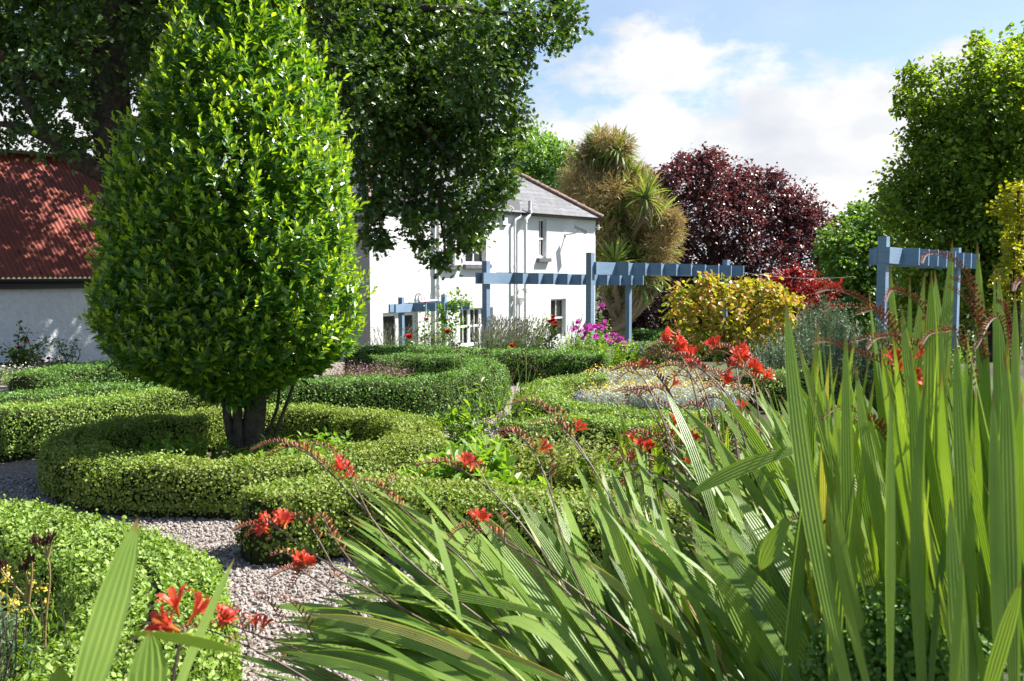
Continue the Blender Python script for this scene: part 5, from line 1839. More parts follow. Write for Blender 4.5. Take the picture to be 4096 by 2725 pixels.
# left bottom bed
herb("tansy", "yellow flowered plant at the left edge of the photo", 20, 2160, 3.6, .14, .5, 26, .05, 'rosemary', "yellow flowers", nlv=12, tmpl=NEEDLE, flower=('yellow', .012, 14), wid=1.0)
for x, y, lab in ((40, 2470, "feathery grey green herb at the left edge"), (150, 2500, "bright green needle leaved herb beside the dried stems"), (60, 2600, "low needle leaved herb under the yellow flowers"), (130, 2640, "needle leaved herb at the near hedge's inner face")):
    needle_bush("herb_bush", lab, x, y - 120, 3.4, .13, .36, 'rosemary' if x < 60 else 'weed', 40, .028, "herbs in the bottom left bed", "herb")
dr = MB()
dh = MB()
root = empty("dried_stems", tuple(P(170, 2560, 3.45)), "dried straw coloured stems with dark brown seed heads", "dried plant")
for pts in ([(175, 2800), (165, 2560), (110, 2410), (20, 2300), (2, 2270)], [(178, 2800), (182, 2500), (200, 2310), (188, 2230), (150, 2190), (142, 2170)], [(188, 2230), (182, 2180), (178, 2175)], [(188, 2230), (202, 2190), (200, 2160)], [(115, 2410), (105, 2300), (100, 2280)], [(115, 2410), (128, 2290), (126, 2245)]):
    w = [P(x, y, 3.45) for x, y in pts]
    cv = catmull(w, step=.03)
    dr.tube(cv, np.linspace(.0055, .003, len(cv)), k=5)
    tp = w[-1]
    k = 26
    dh = MB()
    dh.scatter(LEAF, tp + R.normal(size=(k, 3)) * .008, UP + R.normal(size=(k, 3)) * .35, rdir(k), .026, .6)
    dh.build("seed_head", M['brownhead'], root)
dr.build("stem", M['straw'], root)

herb("white_flower_clump", "small white flowered plant at the left edge by the dark hedges", 20, 1565, 11.0, .3, .45, 60, .05, 'weed_pale', "white flowers", nlv=10, flower=('whiteflower', .02, 5))
herb("white_flower_clump", "white daisies under the crimson roses by the barn", 25, 1455, 15.0, .45, .45, 60, .05, 'rose_leaf', "white flowers", nlv=8, flower=('whiteflower', .025, 4))
herb("lawn_tuft", "grassy shaded ground cover between the two dark hedges on the left", 330, 1555, 11.8, .9, .3, 160, .06, 'rosemary', "ground cover", nlv=8, tmpl=NEEDLE)
herb("bellflower", "small violet flowered plant at the silver bed's left edge", 2280, 1565, 11.8, .2, .3, 30, .05, 'weed', "violet flowers", nlv=8, flower=('violet', .022, 5))
herb("violet_flower", "violet flower beside the pergola's far post", 2545, 1345, 17.0, .15, .25, 14, .05, 'weed', "violet flowers", nlv=8, flower=('violet', .04, 3))
for px, py, Y, lab in ((2560, 1315, 22.0, "pale leafed rose bush behind the pergola's far post"), (2640, 1310, 23.0, "green rose bush in front of the copper beech, left of the golden shrub")):
    herb("pale_rose", lab, px, py, Y, .6, .6, 60, .07, 'weed_pale', "rose bush", nlv=14, group="roses before the copper beech", wid=1.2)
for px, py, Y, lab in ((3480, 1340, 13.0, "pale green flowering plant beyond the tall sword leaves"), (3620, 1330, 12.5, "green leafy plant around the right pergola's posts"), (3780, 1270, 13.5, "shaded leafy plant between the right pergola's posts")):
    herb("border_plant", lab, px, py, Y, .5, .6, 80, .06, 'weed_pale' if px < 3500 else 'green', "plant", nlv=13, group="plants by the right pergola", flower=('yellow', .02, 1) if px < 3500 else None)


# ------------------------------------------------------------------ crocosmia
def blade_mesh(mb, root, ctrl, tip, width, face, ns=14, nc=11, pleat=.06, fold=0.0):
    """pleated sword leaf along a quadratic curve; face = approximate normal"""
    t_ = np.linspace(0, 1, ns)[:, None]
    c = (1 - t_) ** 2 * root + 2 * t_ * (1 - t_) * ctrl + t_ ** 2 * tip
    T = unit(np.gradient(c, axis=0))
    side = unit(np.cross(T, face))
    nrm = np.cross(side, T)
    tt = t_[:, 0]
    prof = np.interp(tt, [0, .15, .45, .7, .85, .95, 1], [.42, .6, 1, .92, .62, .26, .015])
    u = np.linspace(-1, 1, nc)
    zig = np.where(np.arange(nc) % 2 == 0, 1.0, -1.0) * pleat
    V = c[:, None] + side[:, None] * (u[None, :, None] * (width / 2 * prof)[:, None, None]) + nrm[:, None] * ((zig + fold * np.abs(u))[None, :, None] * (width / 2 * prof)[:, None, None])
    uv = np.stack([np.tile((u + 1) / 2, ns), np.repeat(tt, nc)], 1)
    f = np.array([(i * nc + j, i * nc + j + 1, (i + 1) * nc + j + 1, (i + 1) * nc + j) for i in range(ns - 1) for j in range(nc - 1)])
    mb.add(V.reshape(-1, 3), f, uv=uv)


def add_blade(parent, root, tip, width, bend=None, twist=0.0, name="leaf", mb=None):
    root, tip = np.asarray(root, float), np.asarray(tip, float)
    ln = np.linalg.norm(tip - root)
    mid = (root + tip) / 2
    ctrl = mid + (bend if bend is not None else np.zeros(3)) * ln
    view = unit(np.array((0, 0, EYE)) - mid)
    ax = unit(tip - root)
    lit = view * .62 + np.array((.45, .1, .55)) * .75
    face = unit(lit - ax * np.dot(lit, ax))
    sd = np.cross(ax, face)
    face = face * math.cos(twist) + sd * math.sin(twist)
    own = mb is None
    m_ = MB() if own else mb
    blade_mesh(m_, root, ctrl, tip, width, face)
    if own:
        return m_.build(name, M['crocosmia'], parent)


# flower mesh, shared by every crocosmia flower: throat then six petals, axis +Y
def flower_data():
    mb = MB()
    k = 8
    a = np.arange(k) * 2 * math.pi / k
    rows = []
    uvs = []
    for y, r, v in ((0, .045, 0), (.3, .07, .25), (.5, .15, .45)):
        rows.append(np.stack([np.cos(a) * r, np.full(k, y), np.sin(a) * r], 1))
        uvs.append(np.stack([np.zeros(k), np.full(k, v)], 1))
    f = np.array([(i * k + j, i * k + (j + 1) % k, (i + 1) * k + (j + 1) % k, (i + 1) * k + j) for i in range(2) for j in range(k)])
    mb.add(np.concatenate(rows), f, uv=np.concatenate(uvs), sm=True)
    for j in range(6):
        an = j * math.pi / 3 + .2
        ca, sa = math.cos(an), math.sin(an)
        out = np.array((ca, 0, sa))
        tan = np.array((-sa, 0, ca))
        yy = np.array((0, 1.0, 0))
        pl = .48 if j % 2 else .55
        rowsp = [(.13, .48, .05), (.24, .68, .115), (.36, .83, .13), (.36 + pl * .28, .90, .09), (.36 + pl * .5, .88, .0)]
        V, uv = [], []
        for ro, y, w in rowsp:
            V += [out * ro + yy * y - tan * w, out * ro + yy * (y - .03), out * ro + yy * y + tan * w]
            uv += [(0, y)] * 3
        f = np.array([(i * 3 + q, i * 3 + q + 1, (i + 1) * 3 + q + 1, (i + 1) * 3 + q) for i in range(4) for q in range(2)])
        mb.add(np.array(V), f, uv=np.array(uv))
    for j in range(3):
        p0 = np.array((0, .4, 0))
        p1 = np.array((.05 * math.cos(j * 2.1), 1.02, .05 * math.sin(j * 2.1)))
        mb.tube([p0, p1], .012, k=4)
    o = mb.build("flower", M['croc_flower'])
    d = o.data
    bpy.data.objects.remove(o)
    return d


FLOWER = flower_data()
flower_count = [0]


def add_flower(parent, pos, axis, size):
    o = bpy.data.objects.new("flower", FLOWER)
    COL.objects.link(o)
    q = Vector(tuple(axis)).normalized().to_track_quat('Y', 'Z')
    o.location = tuple(pos)
    o.rotation_euler = (q @ Vector((0, 0, 0)).to_track_quat('Y', 'Z') if False else q).to_euler()
    o.scale = (size,) * 3
    put(o, parent)


def add_stem(parent, pts, Y0, Y1, nfl=2, r=.0034, spike=.30, bud=.021, fsize=.042, branches=()):
    """pts: photo pixels from root to the drooping spike's tip; the last part carries buds and flowers"""
    m = len(pts)
    w = np.array([P(x, y, Y0 + (Y1 - Y0) * i / (m - 1)) for i, (x, y) in enumerate(pts)])
    cv = catmull(w, step=.02)
    n = len(cv)
    st = MB()
    st.tube(cv, np.linspace(r, r * .4, n), k=6)
    flw = []
    spikes = []

    def bud_row(cv, nf):
        bm = MB()
        spikes.append(bm)
        n = len(cv)
        ln = np.concatenate([[0], np.cumsum(np.linalg.norm(np.diff(cv, axis=0), axis=1))])
        tot = ln[-1]
        pos = 0.0
        i = 0
        T = unit(np.gradient(cv, axis=0))
        while pos < tot:
            f = pos / tot
            c = np.array([np.interp(pos, ln, cv[:, q]) for q in range(3)])
            tg = np.array([np.interp(pos, ln, T[:, q]) for q in range(3)])
            vw = unit(np.array((0, 0, EYE)) - c)
            sd = unit(np.cross(tg, vw))
            if sd[2] < 0:
                sd = -sd
            upw = unit(sd + vw * (.55 if i % 2 else -.25))
            ax = unit(upw + tg * .65)
            if i < nf:
                flw.append((c + ax * .01, unit(upw + tg * .25 + R.normal(0, .25, 3)), fsize * R.uniform(.85, 1.1)))
                pos += .014
            else:
                L_ = bud * (1.15 - .75 * f) * R.uniform(.9, 1.1)
                b1 = c + ax * L_
                bm.tube([c, c + ax * L_ * .35, c + ax * L_ * .75, b1], [L_ * .06, L_ * .10, L_ * .145, L_ * .05], k=5)
                pos += .0115 * (1.2 - .5 * f)
            i += 1
    # arc length of the spike
    ln = np.concatenate([[0], np.cumsum(np.linalg.norm(np.diff(cv, axis=0), axis=1))])
    k0 = np.searchsorted(ln, ln[-1] * (1 - spike))
    bud_row(cv[k0:], nfl)
    for (i0, px, py, nf) in branches:
        a = cv[int(n * i0)]
        e = P(px, py, np.interp(i0, [0, 1], [Y0, Y1]))
        mid = (a + e) / 2 + UP * np.linalg.norm(e - a) * .22
        bc = catmull([a, mid, e], step=.015)
        st.tube(bc, np.linspace(r * .6, r * .3, len(bc)), k=5)
        bud_row(bc[len(bc) // 3:], nf)
    so = st.build("flower_stem", M['croc_stem'], parent)
    for bm in [q for q in spikes if q.n]:
        bm.build("bud_spike", M['croc_bud'], so)
    for c, a, s_ in flw:
        add_flower(so, c, a, s_)


def interp_px(tab, t_):
    ks = np.linspace(0, 1, len(tab))
    return np.array([np.interp(t_, ks, [q[0] for q in tab]), np.interp(t_, ks, [q[1] for q in tab])])


def croc_group():
    # clump leaning to the left over the gravel
    c1 = empty("crocosmia", tuple(G(2500, 3050) * (1, 1, 1)), "large crocosmia clump flopping left over the gravel with broad pleated leaves", "crocosmia", "crocosmia clumps")
    tips = [(1010, 2610), (1085, 2430), (1250, 2510), (1285, 2185), (1330, 2145), (1310, 1925), (1480, 1930), (1700, 2060), (1850, 2010), (2080, 1960), (2255, 1910), (2330, 1800), (2440, 1900), (2570, 1700)]
    rts = [(2050, 2800), (2150, 2860), (2300, 2950), (2450, 3000), (2600, 3050), (2750, 3100), (2900, 3150)]
    extra, extra2 = MB(), MB()
    n = 175
    for i in range(n):
        t_ = (i + R.uniform(-.4, .4)) / (n - 1)
        t_ = min(max(t_, 0), 1)
        tp = interp_px(tips, t_) + R.normal(0, 1, 2) * (40, 35)
        rt = interp_px(rts, t_) + R.normal(0, 1, 2) * (70, 40)
        sh = R.uniform(0, .38) if i % 3 else R.uniform(0, .08)
        tp = tp + (rt - tp) * sh
        Yt = 2.75 + R.uniform(-.35, .35) + .25 * t_
        Yr = 2.25 + R.uniform(-.2, .2) + .1 * t_
        a, b = P(rt[0], rt[1], Yr), P(tp[0], tp[1], Yt)
        bend = np.array((.02, 0, .10 * (1 - t_ * .8) + R.uniform(-.03, .05)))
        w = R.uniform(.020, .041)
        if i % 2 == 1 or i % 3 == 2:
            add_blade(c1, a, b, w, bend, R.uniform(-1.0, .7), mb=extra)
        else:
            add_blade(c1, a, b, w, bend, R.uniform(-.75, .5))
    eo = extra.build("leaves", M['crocosmia'], c1)
    eo["kind"] = "stuff"
    for i in range(46):
        t_ = R.uniform(0, 1)
        tx, ty = 930 + 420 * t_ + R.normal(0, 40), 2720 - 330 * t_ + R.normal(0, 45)
        rx, ry = tx + R.uniform(650, 1100), ty + R.uniform(120, 420)
        Yb = 2.35 + R.uniform(-.3, .35)
        add_blade(c1, P(rx, ry, Yb - .1), P(tx, ty, Yb + .3), R.uniform(.016, .034), np.array((0, 0, R.uniform(.05, .16))), R.uniform(-.8, .6), mb=extra2)
    eo = extra2.build("leaves", M['crocosmia'], c1)
    eo["kind"] = "stuff"
    # one folded leaf and one upright thin leaf
    add_blade(c1, P(1840, 2480, 2.3), P(1722, 2052, 2.45), .028, np.array((.02, 0, .05)), .3)
    add_blade(c1, P(1440, 2470, 2.6), P(1085, 2425, 2.7), .045, np.array((0, 0, .06)), .2)
    add_blade(c1, P(2300, 2640, 2.0), P(1980, 2480, 2.1), .05, np.array((-.1, 0, .3)), .3)
    st = [([(2500, 2900), (1700, 2300), (1450, 2030), (1290, 1860), (1180, 1790), (1090, 1770), (1000, 1805)], 4, [(.72, 1060, 1825, 0), (.6, 1225, 1770, 0)]),
          ([(2100, 2700), (1600, 2430), (1250, 2215), (1120, 2120), (1050, 2100), (980, 2105), (930, 2125)], 5, [(.7, 985, 2150, 0), (.75, 1080, 2160, 4), (.55, 1120, 2060, 0)]),
          ([(2000, 2800), (1560, 2560), (1380, 2400), (1240, 2305), (1180, 2275), (1130, 2285), (1080, 2310)], 4, [(.72, 1080, 2225, 0), (.68, 1160, 2360, 0), (.62, 1370, 2320, 0), (.7, 1250, 2265, 2)]),
          ([(2600, 2600), (2200, 2280), (2050, 2190), (1960, 2140), (1890, 2110), (1830, 2120), (1790, 2170)], 3, [(.6, 2000, 2050, 0), (.65, 1850, 2200, 0)]),
          ([(2500, 2700), (2200, 2250), (2010, 2010), (1880, 1900), (1780, 1860), (1720, 1850), (1665, 1865)], 3, [(.72, 1690, 1895, 0), (.62, 1835, 1830, 0)]),
          ([(2900, 2700), (2560, 2200), (2400, 1920), (2290, 1750), (2190, 1650), (2120, 1605), (2030, 1620)], 1, [(.62, 2110, 1700, 0), (.72, 2205, 1640, 0)]),
          ([(2500, 2700), (2280, 2250), (2200, 1960), (2130, 1800), (2080, 1745), (2040, 1720), (1995, 1725)], 1, [(.6, 2190, 1800, 0), (.75, 2000, 1755, 0)]),
          ([(2000, 2800), (1900, 2600), (1840, 2460), (1800, 2400), (1775, 2385), (1740, 2385)], 0, [(.55, 1720, 2540, 0)]),
          ([(2000, 2820), (1500, 2700), (1200, 2600), (1000, 2530), (890, 2490), (830, 2500)], 2, [(.6, 1010, 2380, 0), (.5, 1090, 2380, 0)]),
          ([(2100, 2800), (1700, 2500), (1480, 2330), (1340, 2160), (1290, 2065), (1255, 2090)], 0, []),
          ([(2200, 2800), (1900, 2300), (1700, 2120), (1570, 2000), (1500, 1930), (1440, 1925)], 0, [(.8, 1590, 1905, 0)]),
          ([(1900, 2850), (1400, 2740), (1250, 2680), (1190, 2650), (1130, 2640), (1060, 2670)], 0, []),
          ([(2600, 2700), (2300, 2400), (2130, 2240), (2010, 2150), (1930, 2120), (1880, 2150)], 0, [])]
    for pts, nf, brs in st:
        add_stem(c1, pts, 2.35, 2.75, nf, branches=brs)
    # far middle clump with most of the bloom
    c2 = empty("crocosmia", tuple(G(2900, 2250)), "crocosmia clump with a crowd of red blooms in front of the silver plants", "crocosmia", "crocosmia clumps")
    tips = [(2450, 2180), (2560, 2080), (2700, 1990), (2560, 1680), (2620, 1720), (2700, 1600), (2760, 1640), (2850, 1560), (2950, 1560), (3050, 1500), (3100, 1480)]
    rts = [(3050, 2500), (3150, 2450), (3250, 2500), (3000, 2300), (3100, 2350), (3300, 2450), (3400, 2500), (3500, 2500)]
    n = 130
    for i in range(n):
        t_ = R.uniform(0, 1)
        tp = interp_px(tips, t_) + R.normal(0, 1, 2) * (50, 50)
        rt = interp_px(rts, t_) + R.normal(0, 1, 2) * (60, 50)
        tp = tp + (rt - tp) * R.uniform(0, .35)
        a, b = P(rt[0], rt[1], 2.7 + R.uniform(-.15, .15)), P(tp[0], tp[1], 3.3 + R.uniform(-.4, .4))
        add_blade(c2, a, b, R.uniform(.018, .036), np.array((.02, 0, .12 + R.uniform(-.05, .05))), R.uniform(-.9, .6))
    # thin upright leaves under the blooms
    ex = MB()
    for i in range(70):
        tx, ty = R.uniform(2950, 3480), R.uniform(1480, 1900)
        rx, ry = tx + R.uniform(100, 420), ty + R.uniform(420, 800)
        Yb = 3.0 + R.uniform(-.3, .5)
        add_blade(c2, P(rx, ry, Yb), P(tx, ty, Yb + .3), R.uniform(.016, .034), np.array((.0, 0, R.uniform(.03, .12))), R.uniform(-1.0, 1.0), mb=ex)
    for i in range(70):
        x = R.uniform(2460, 3000)
        a = P(x + R.uniform(0, 120), 2050, 3.6 + R.uniform(-.3, .4))
        b = P(x + R.uniform(-60, 60), R.uniform(1600, 1800), 3.6 + R.uniform(-.3, .4))
        add_blade(c2, a, b, R.uniform(.012, .026), np.array((0, 0, 0)), R.uniform(-1, 1), mb=ex)
    eo = ex.build("leaves", M['crocosmia'], c2)
    eo["kind"] = "stuff"
    st = [([(2900, 2150), (2830, 1800), (2760, 1500), (2700, 1400), (2650, 1370), (2580, 1400)], 4, [(.7, 2590, 1440, 1), (.72, 2720, 1320, 3)]),
          ([(2950, 2150), (2860, 1700), (2780, 1480), (2700, 1440), (2620, 1410), (2560, 1450)], 3, [(.7, 2570, 1480, 0)]),
          ([(3050, 2250), (2980, 1750), (2950, 1500), (2930, 1410), (2890, 1385), (2840, 1400)], 5, [(.72, 2800, 1450, 3), (.6, 3030, 1440, 2)]),
          ([(3100, 2250), (3050, 1800), (3020, 1560), (2990, 1490), (2950, 1470), (2890, 1490)], 4, [(.7, 2850, 1470, 2), (.55, 2920, 1560, 0)]),
          ([(3000, 2200), (2900, 1800), (2800, 1560), (2740, 1480), (2680, 1460), (2600, 1480)], 3, [(.65, 2640, 1560, 0), (.7, 2790, 1450, 3)]),
          ([(2850, 2150), (2700, 1800), (2600, 1560), (2540, 1480), (2500, 1465), (2440, 1485)], 1, [(.65, 2460, 1530, 0)]),
          ([(2850, 2150), (2720, 1850), (2600, 1640), (2560, 1590), (2510, 1560), (2450, 1570)], 0, [(.8, 2510, 1620, 0)]),
          ([(3150, 2300), (3000, 1950), (2860, 1860), (2760, 1790), (2700, 1775), (2640, 1800)], 3, [(.7, 2640, 1860, 0)]),
          ([(3050, 2300), (2860, 2010), (2680, 1860), (2590, 1820), (2530, 1810), (2460, 1845)], 4, [(.7, 2600, 1900, 0), (.75, 2500, 1790, 2)]),
          ([(3000, 2250), (2840, 1900), (2750, 1760), (2690, 1720), (2640, 1710), (2570, 1740)], 2, [(.7, 2620, 1790, 0)]),
          ([(3100, 2200), (3000, 1800), (2940, 1620), (2890, 1560), (2850, 1545), (2790, 1570)], 2, []),
          ([(3250, 2300), (3150, 1850), (3080, 1600), (3030, 1520), (2990, 1500), (2950, 1520)], 2, [(.7, 3100, 1500, 1)]),
          ([(2950, 2250), (2780, 2000), (2640, 1900), (2560, 1900), (2500, 1930), (2460, 1980)], 0, [(.6, 2520, 1860, 0)]),
          ([(2900, 2200), (2760, 1920), (2680, 1800), (2620, 1760), (2540, 1730), (2490, 1745)], 0, []),
          ([(3050, 2250), (2930, 1900), (2870, 1720), (2820, 1640), (2760, 1620), (2690, 1650)], 0, [(.75, 2860, 1600, 0)])]
    for pts, nf, brs in st:
        add_stem(c2, pts, 3.0, 3.55, nf, branches=brs, r=.0036, fsize=.044, bud=.021)
    for i in range(20):
        x0, y0 = R.uniform(2480, 2980), R.uniform(1400, 1880)
        bx = x0 + R.uniform(140, 330)
        tl = R.uniform(60, 110)
        add_stem(c2, [(bx + 120, 2300), (bx, y0 + .55 * (2300 - y0)), ((bx + x0) / 2 + 30, y0 + .2 * (2300 - y0)), (x0 + 30, y0 + 45), (x0, y0 + 8), (x0 - tl * .5, y0), (x0 - tl, y0 + R.uniform(15, 55))],
                 3.0 + R.uniform(-.2, .3), 3.6 + R.uniform(-.3, .5), R.randint(0, 2) if i % 2 else 0, r=.0036, fsize=.04, bud=.02, branches=[(.7, x0 - R.uniform(10, 70), y0 + R.uniform(50, 90), 0)] if i % 2 else [])
    # tall upright clump at the right
    c3 = empty("crocosmia", tuple(P(3500, 3300, 2.0)), "tallest crocosmia clump, upright sunlit leaves rising past the right pergola", "crocosmia", "crocosmia clumps")
    hand = [((3142, 1183), (3440, 2950), 1.75, 1.65, .052, (-.05, 0, .0), .1), ((3382, 1308), (3420, 2900), 1.85, 1.8, .042, (-.01, 0, 0), .2), ((3560, 1050), (3800, 2600), 2.3, 2.2, .046, (-.06, 0, .02), .1),
            ((3700, 1085), (3500, 2500), 2.25, 2.1, .05, (.02, 0, 0), .4), ((3810, 957), (3640, 2500), 2.1, 2.0, .05, (.02, 0, 0), .3), ((3908, 965), (3980, 2600), 2.2, 2.1, .045, (.0, 0, 0), .1), ((3976, 1060), (4000, 2600), 2.2, 2.1, .034, (0, 0, 0), .5),
            ((3992, 1065), (4080, 2600), 2.3, 2.1, .045, (.0, 0, 0), .2), ((3725, 1085), (3720, 2400), 2.0, 1.95, .044, (.0, 0, 0), -.1), ((3476, 1170), (3600, 2400), 2.4, 2.2, .032, (0, 0, 0), .3), ((3475, 1150), (3720, 2400), 2.4, 2.2, .026, (-.05, 0, 0), .5),
            ((3727, 1085), (3860, 2200), 2.4, 2.2, .034, (-.05, 0, .0), .2), ((3740, 1078), (3930, 2200), 2.5, 2.3, .046, (-.06, 0, .02), .2), ((3605, 1220), (3840, 2500), 2.0, 1.95, .052, (-.04, 0, 0), .1), ((3640, 1100), (3630, 2300), 2.3, 2.2, .03, (0, 0, 0), .4),
            ((4090, 1090), (4200, 2600), 2.0, 1.9, .045, (0, 0, 0), .2), ((4060, 1150), (4060, 2500), 1.9, 1.85, .04, (0, 0, 0), .4), ((3530, 1300), (3640, 2400), 2.2, 2.1, .034, (0, 0, 0), .3), ((3760, 1250), (3800, 2500), 1.9, 1.85, .036, (0, 0, 0), .4),
            ((3560, 1540), (3560, 2900), 1.7, 1.65, .05, (.0, 0, 0), .6), ((3420, 1440), (3680, 2800), 1.95, 1.85, .042, (-.04, 0, 0), .1), ((3640, 1380), (3700, 2800), 1.8, 1.75, .05, (.01, 0, 0), .3), ((3820, 1320), (3900, 2900), 1.75, 1.7, .05, (.0, 0, 0), .2),
            ((3800, 1990), (3860, 2950), 1.5, 1.45, .05, (0, 0, 0), .3), ((3850, 2220), (3800, 2950), 1.4, 1.38, .03, (0, 0, 0), .4), ((4020, 1400), (4060, 2900), 1.7, 1.65, .055, (0, 0, 0), .2), ((3970, 1560), (4000, 2900), 1.6, 1.55, .055, (0, 0, 0), .5),
            ((4085, 2320), (3900, 2950), 1.35, 1.35, .03, (0, 0, .05), .2)]
    for (tx, ty), (rx, ry), Yt, Yr, w, bd, tw in hand:
        add_blade(c3, P(rx, ry, Yr), P(tx, ty, Yt), w * .86, np.array(bd, float), tw)
    ex = MB()
    for i in range(150):
        tx, ty = R.uniform(3180, 4260), 1250 + 900 * R.uniform(0, 1) ** 1.3
        rx = tx + R.uniform(-160, 520)
        Y = R.uniform(1.75, 2.7)
        add_blade(c3, P(rx, 2950 + R.uniform(0, 300), Y - .08), P(tx, ty, Y), R.uniform(.015, .036), np.array((-.05 + R.uniform(-.06, .06), 0, R.uniform(0, .06))), R.uniform(-1.45, 1.35), mb=ex if i > 55 else None)
    # leaves leaning left out of it
    for i in range(34):
        tx, ty = R.uniform(2750, 3300), R.uniform(1950, 2500)
        rx, ry = tx + R.uniform(250, 600), ty + R.uniform(500, 900)
        add_blade(c3, P(rx, ry, 1.9 + R.uniform(-.1, .3)), P(tx, ty, 2.2 + R.uniform(-.2, .3)), R.uniform(.03, .048), np.array((.0, 0, .12)), R.uniform(-.8, .8), mb=ex if i % 2 else None)
    for i in range(90):  # unseen leaves right of the frame, added to shade the lower blades
        tx, ty = R.uniform(4200, 5300), 1250 + 700 * R.uniform(0, 1)
        Y = R.uniform(1.7, 3.0)
        add_blade(c3, P(tx + R.uniform(-200, 300), 3100, Y), P(tx, ty, Y), R.uniform(.025, .05), np.array((-.03, 0, 0)), R.uniform(-1.4, 1.4), mb=ex)
    for i in range(190):
        tx, ty = R.uniform(2250, 3150), R.uniform(2020, 2620)
        rx, ry = tx + R.uniform(150, 620), ty + R.uniform(350, 900)
        Yb = 2.45 + R.uniform(-.3, .5)
        add_blade(c3, P(rx, ry, Yb), P(tx, ty, Yb + .25), R.uniform(.018, .036), np.array((.0, 0, R.uniform(.03, .14))), R.uniform(-1.0, 1.0), mb=ex)
    eo = ex.build("leaves", M['crocosmia'], c3)
    eo["kind"] = "stuff"
    add_blade(c3, P(3200, 1795, 2.0), P(2750, 1985, 1.95), .030, np.array((0, 0, .09)), -.5)
    add_blade(c3, P(3150, 2080, 1.75), P(3040, 2285, 1.75), .036, np.array((-.05, 0, .05)), .2)
    st = [([(3900, 2300), (3700, 1700), (3560, 1480), (3440, 1420), (3380, 1400), (3320, 1370), (3255, 1375)], 5, [(.7, 3400, 1370, 0)]),
          ([(3900, 2000), (3700, 1560), (3560, 1330), (3480, 1230), (3420, 1190), (3330, 1160), (3260, 1175)], 1, [(.62, 3300, 1230, 0), (.7, 3420, 1260, 0)]),
          ([(4020, 2200), (3960, 1600), (3920, 1300), (3880, 1140), (3830, 1060), (3770, 1025), (3710, 1020), (3690, 1055)], 0, [(.66, 3800, 1110, 0), (.6, 3790, 1140, 0)]),
          ([(3950, 2100), (3760, 1500), (3700, 1260), (3640, 1190), (3580, 1165), (3560, 1170), (3545, 1210)], 0, [(.7, 3690, 1280, 0)]),
          ([(3950, 2300), (3800, 1700), (3700, 1420), (3620, 1370), (3560, 1350), (3500, 1360), (3470, 1400)], 0, []),
          ([(4000, 2400), (3720, 1950), (3560, 1780), (3480, 1680), (3400, 1640), (3340, 1640), (3290, 1680)], 0, [(.55, 3560, 1670, 0), (.7, 3350, 1730, 0)]),
          ([(4030, 2300), (3900, 1600), (3830, 1350), (3780, 1330), (3720, 1340), (3690, 1380)], 0, []),
          ([(4200, 2200), (4150, 1500), (4120, 1200), (4090, 1130), (4070, 1140), (4060, 1165)], 0, []),
          ([(4150, 2200), (4060, 1600), (4030, 1400), (4000, 1280), (3960, 1290), (3920, 1370), (3900, 1400)], 0, [(.7, 3980, 1200, 0)]),
          ([(3500, 2600), (3300, 2150), (3220, 2080), (3150, 2090), (3110, 2160)], 0, [])]
    for pts, nf, brs in st:
        add_stem(c3, [(pts[0][0] + 70, 3050)] + pts, 2.3, 1.9, nf, branches=brs, r=.0028, bud=.019, fsize=.042)
    # nearest leaves, bottom left
    c4 = empty("crocosmia", tuple(P(500, 3600, 1.3)), "nearest crocosmia leaves, soft focus, rising at the bottom left", "crocosmia", "crocosmia clumps")
    add_blade(c4, P(240, 3100, 1.15), P(552, 2072, 1.3), .046, np.array((0, 0, 0)), .1)
    add_blade(c4, P(620, 3000, 1.35), P(940, 2230, 1.5), .03, np.array((-.04, 0, 0)), .9)
    # folded leaf
    add_blade(c4, P(560, 3050, 1.18), P(600, 2520, 1.2), .06, np.array((0, 0, 0)), .2)
    add_blade(c4, P(540, 2532, 1.2), P(960, 2610, 1.3), .018, np.array((0, 0, .05)), 1.25)
    add_blade(c4, P(200, 3000, 1.2), P(240, 2660, 1.22), .05, np.array((0, 0, 0)), .3)
    add_stem(c4, [(640, 3000), (690, 2720), (720, 2580), (740, 2520), (720, 2495), (690, 2490)], 1.5, 1.55, 4, fsize=.05)
    add_stem(c4, [(1500, 2900), (1200, 2700), (1000, 2590), (860, 2530), (790, 2510), (720, 2520), (640, 2500)], 2.2, 2.0, 3, branches=[(.7, 850, 2440, 0), (.6, 900, 2420, 0), (.65, 900, 2600, 0)], fsize=.055)


croc_group()

# small box bush at bottom right under the leaves
bb = MB()
c = P(3560, 2640, 1.75)
root = empty("box_bush", tuple(c - UP * .4), "dark glossy box bush under the tall sword leaves, bottom right", "shrub")
for px, py, r in ((3480, 2640, .11), (3600, 2590, .12), (3700, 2660, .12), (3560, 2720, .14), (3800, 2740, .12), (3420, 2740, .1)):
    c = P(px, py, 1.85)
    n = 1500
    d = rdir(n)
    p = c + d * r * R.uniform(.6, 1.05, n)[:, None]
    bb.scatter(OVAL, p, unit(np.cross(d, rdir(n))) * .8 + d * .5, d + rdir(n) * .4, .0135 * R.uniform(.7, 1.2, n), 1.0)
bb.build("foliage", M['box_dark'], root)
tb = MB()
limb(tb, [tuple(P(3560, 3100, 1.85)), tuple(P(3560, 2650, 1.85))], .015, .006, 6)
tb.build("stem", M['bark_smooth'], root)


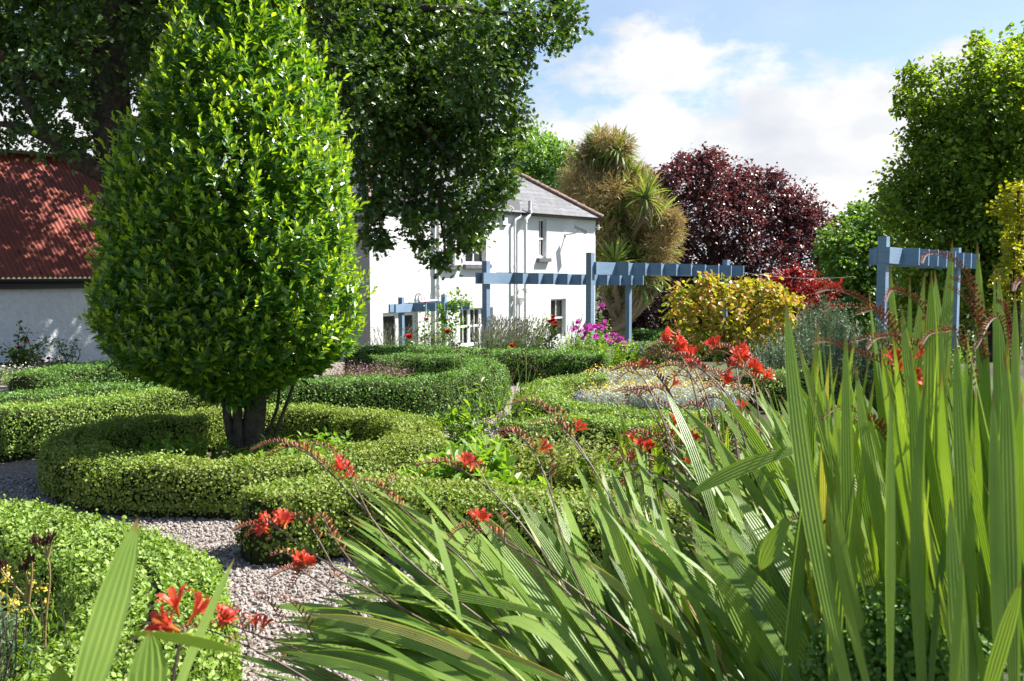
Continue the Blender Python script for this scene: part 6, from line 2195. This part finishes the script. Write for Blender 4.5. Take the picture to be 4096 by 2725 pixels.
# ------------------------------------------------------------------ person glimpsed behind the leaves
def person():
    px, Y = 3688, 23.0
    top = P(px, 1157, Y)
    gz = float(ground(top[0], top[1]))
    H = top[2] - gz
    k = H / 1.7
    x, y = top[0], top[1]
    root = empty("person", (x, y, gz), "person with brown hair half hidden behind the sword leaves under the pergola", "person")
    joints = [(0, 0, .95), (0, 0, 1.12), (0, 0, 1.32), (0, 0, 1.44), (0, .01, 1.53), (0, .01, 1.62),
              (.17, 0, 1.38), (.22, .02, 1.12), (.16, -.14, .95), (-.17, 0, 1.38), (-.22, .02, 1.12), (-.16, -.14, .95),
              (.10, 0, .90), (.11, -.01, .5), (.11, 0, .08), (.11, -.14, .03), (-.10, 0, .90), (-.11, -.01, .5), (-.11, 0, .08), (-.11, -.14, .03)]
    edges = [(0, 1), (1, 2), (2, 3), (3, 4), (4, 5), (2, 6), (6, 7), (7, 8), (2, 9), (9, 10), (10, 11), (0, 12), (12, 13), (13, 14), (14, 15), (0, 16), (16, 17), (17, 18), (18, 19)]
    rad = [.15, .13, .16, .06, .085, .095, .065, .048, .035, .065, .048, .035, .09, .065, .045, .04, .09, .065, .045, .04]
    me = bpy.data.meshes.new("body")
    me.from_pydata([(x + a * k, y + b * k, gz + c * k) for a, b, c in joints], edges, [])
    o = bpy.data.objects.new("body", me)
    COL.objects.link(o)
    sk = o.modifiers.new("Skin", 'SKIN')
    for v, r_ in zip(me.skin_vertices[0].data, rad):
        v.radius = (r_ * k, r_ * k)
    me.skin_vertices[0].data[0].use_root = True
    ss = o.modifiers.new("Sub", 'SUBSURF')
    ss.levels = ss.render_levels = 2
    me.materials.append(M['skin'])
    put(o, root)

    def lathe(rows, c, n=14):
        a = np.arange(n) * 2 * math.pi / n
        V = np.concatenate([np.stack([c[0] + np.cos(a) * rx, c[1] + np.sin(a) * ry, np.full(n, z)], 1) for z, rx, ry in rows])
        f = np.array([(i * n + j, i * n + (j + 1) % n, (i + 1) * n + (j + 1) % n, (i + 1) * n + j) for i in range(len(rows) - 1) for j in range(n)])
        return V, f
    V, f = lathe([(gz + .88 * k, .19 * k, .16 * k), (gz + 1.1 * k, .165 * k, .14 * k), (gz + 1.32 * k, .2 * k, .155 * k), (gz + 1.41 * k, .15 * k, .12 * k), (gz + 1.45 * k, .075 * k, .075 * k)], (x, y))
    MB().add(V, f, sm=True).build("shirt", M['shirt'], root)
    hb = MB()
    n = 1500
    d = rdir(n)
    d = d[(d[:, 1] > -.35) | (d[:, 2] > .25)]
    c = np.array((x, y + .012 * k, gz + 1.615 * k))
    hb.scatter(STRAP, c + d * np.array((.088, .105, .118)) * k, unit(np.cross(d, np.array((1.0, 0, 0)))) * .4 - UP * .8, d, .12 * k, 1.3)
    V, f = lathe([(gz + z * k, r * k, r * k * 1.1) for z, r in ((1.5, .085), (1.56, .10), (1.64, .108), (1.70, .085), (1.735, .03), (1.737, .001))], (x, y + .012))
    hb.add(V, f, sm=True)
    hb.build("hair", M['hair'], root)


person()
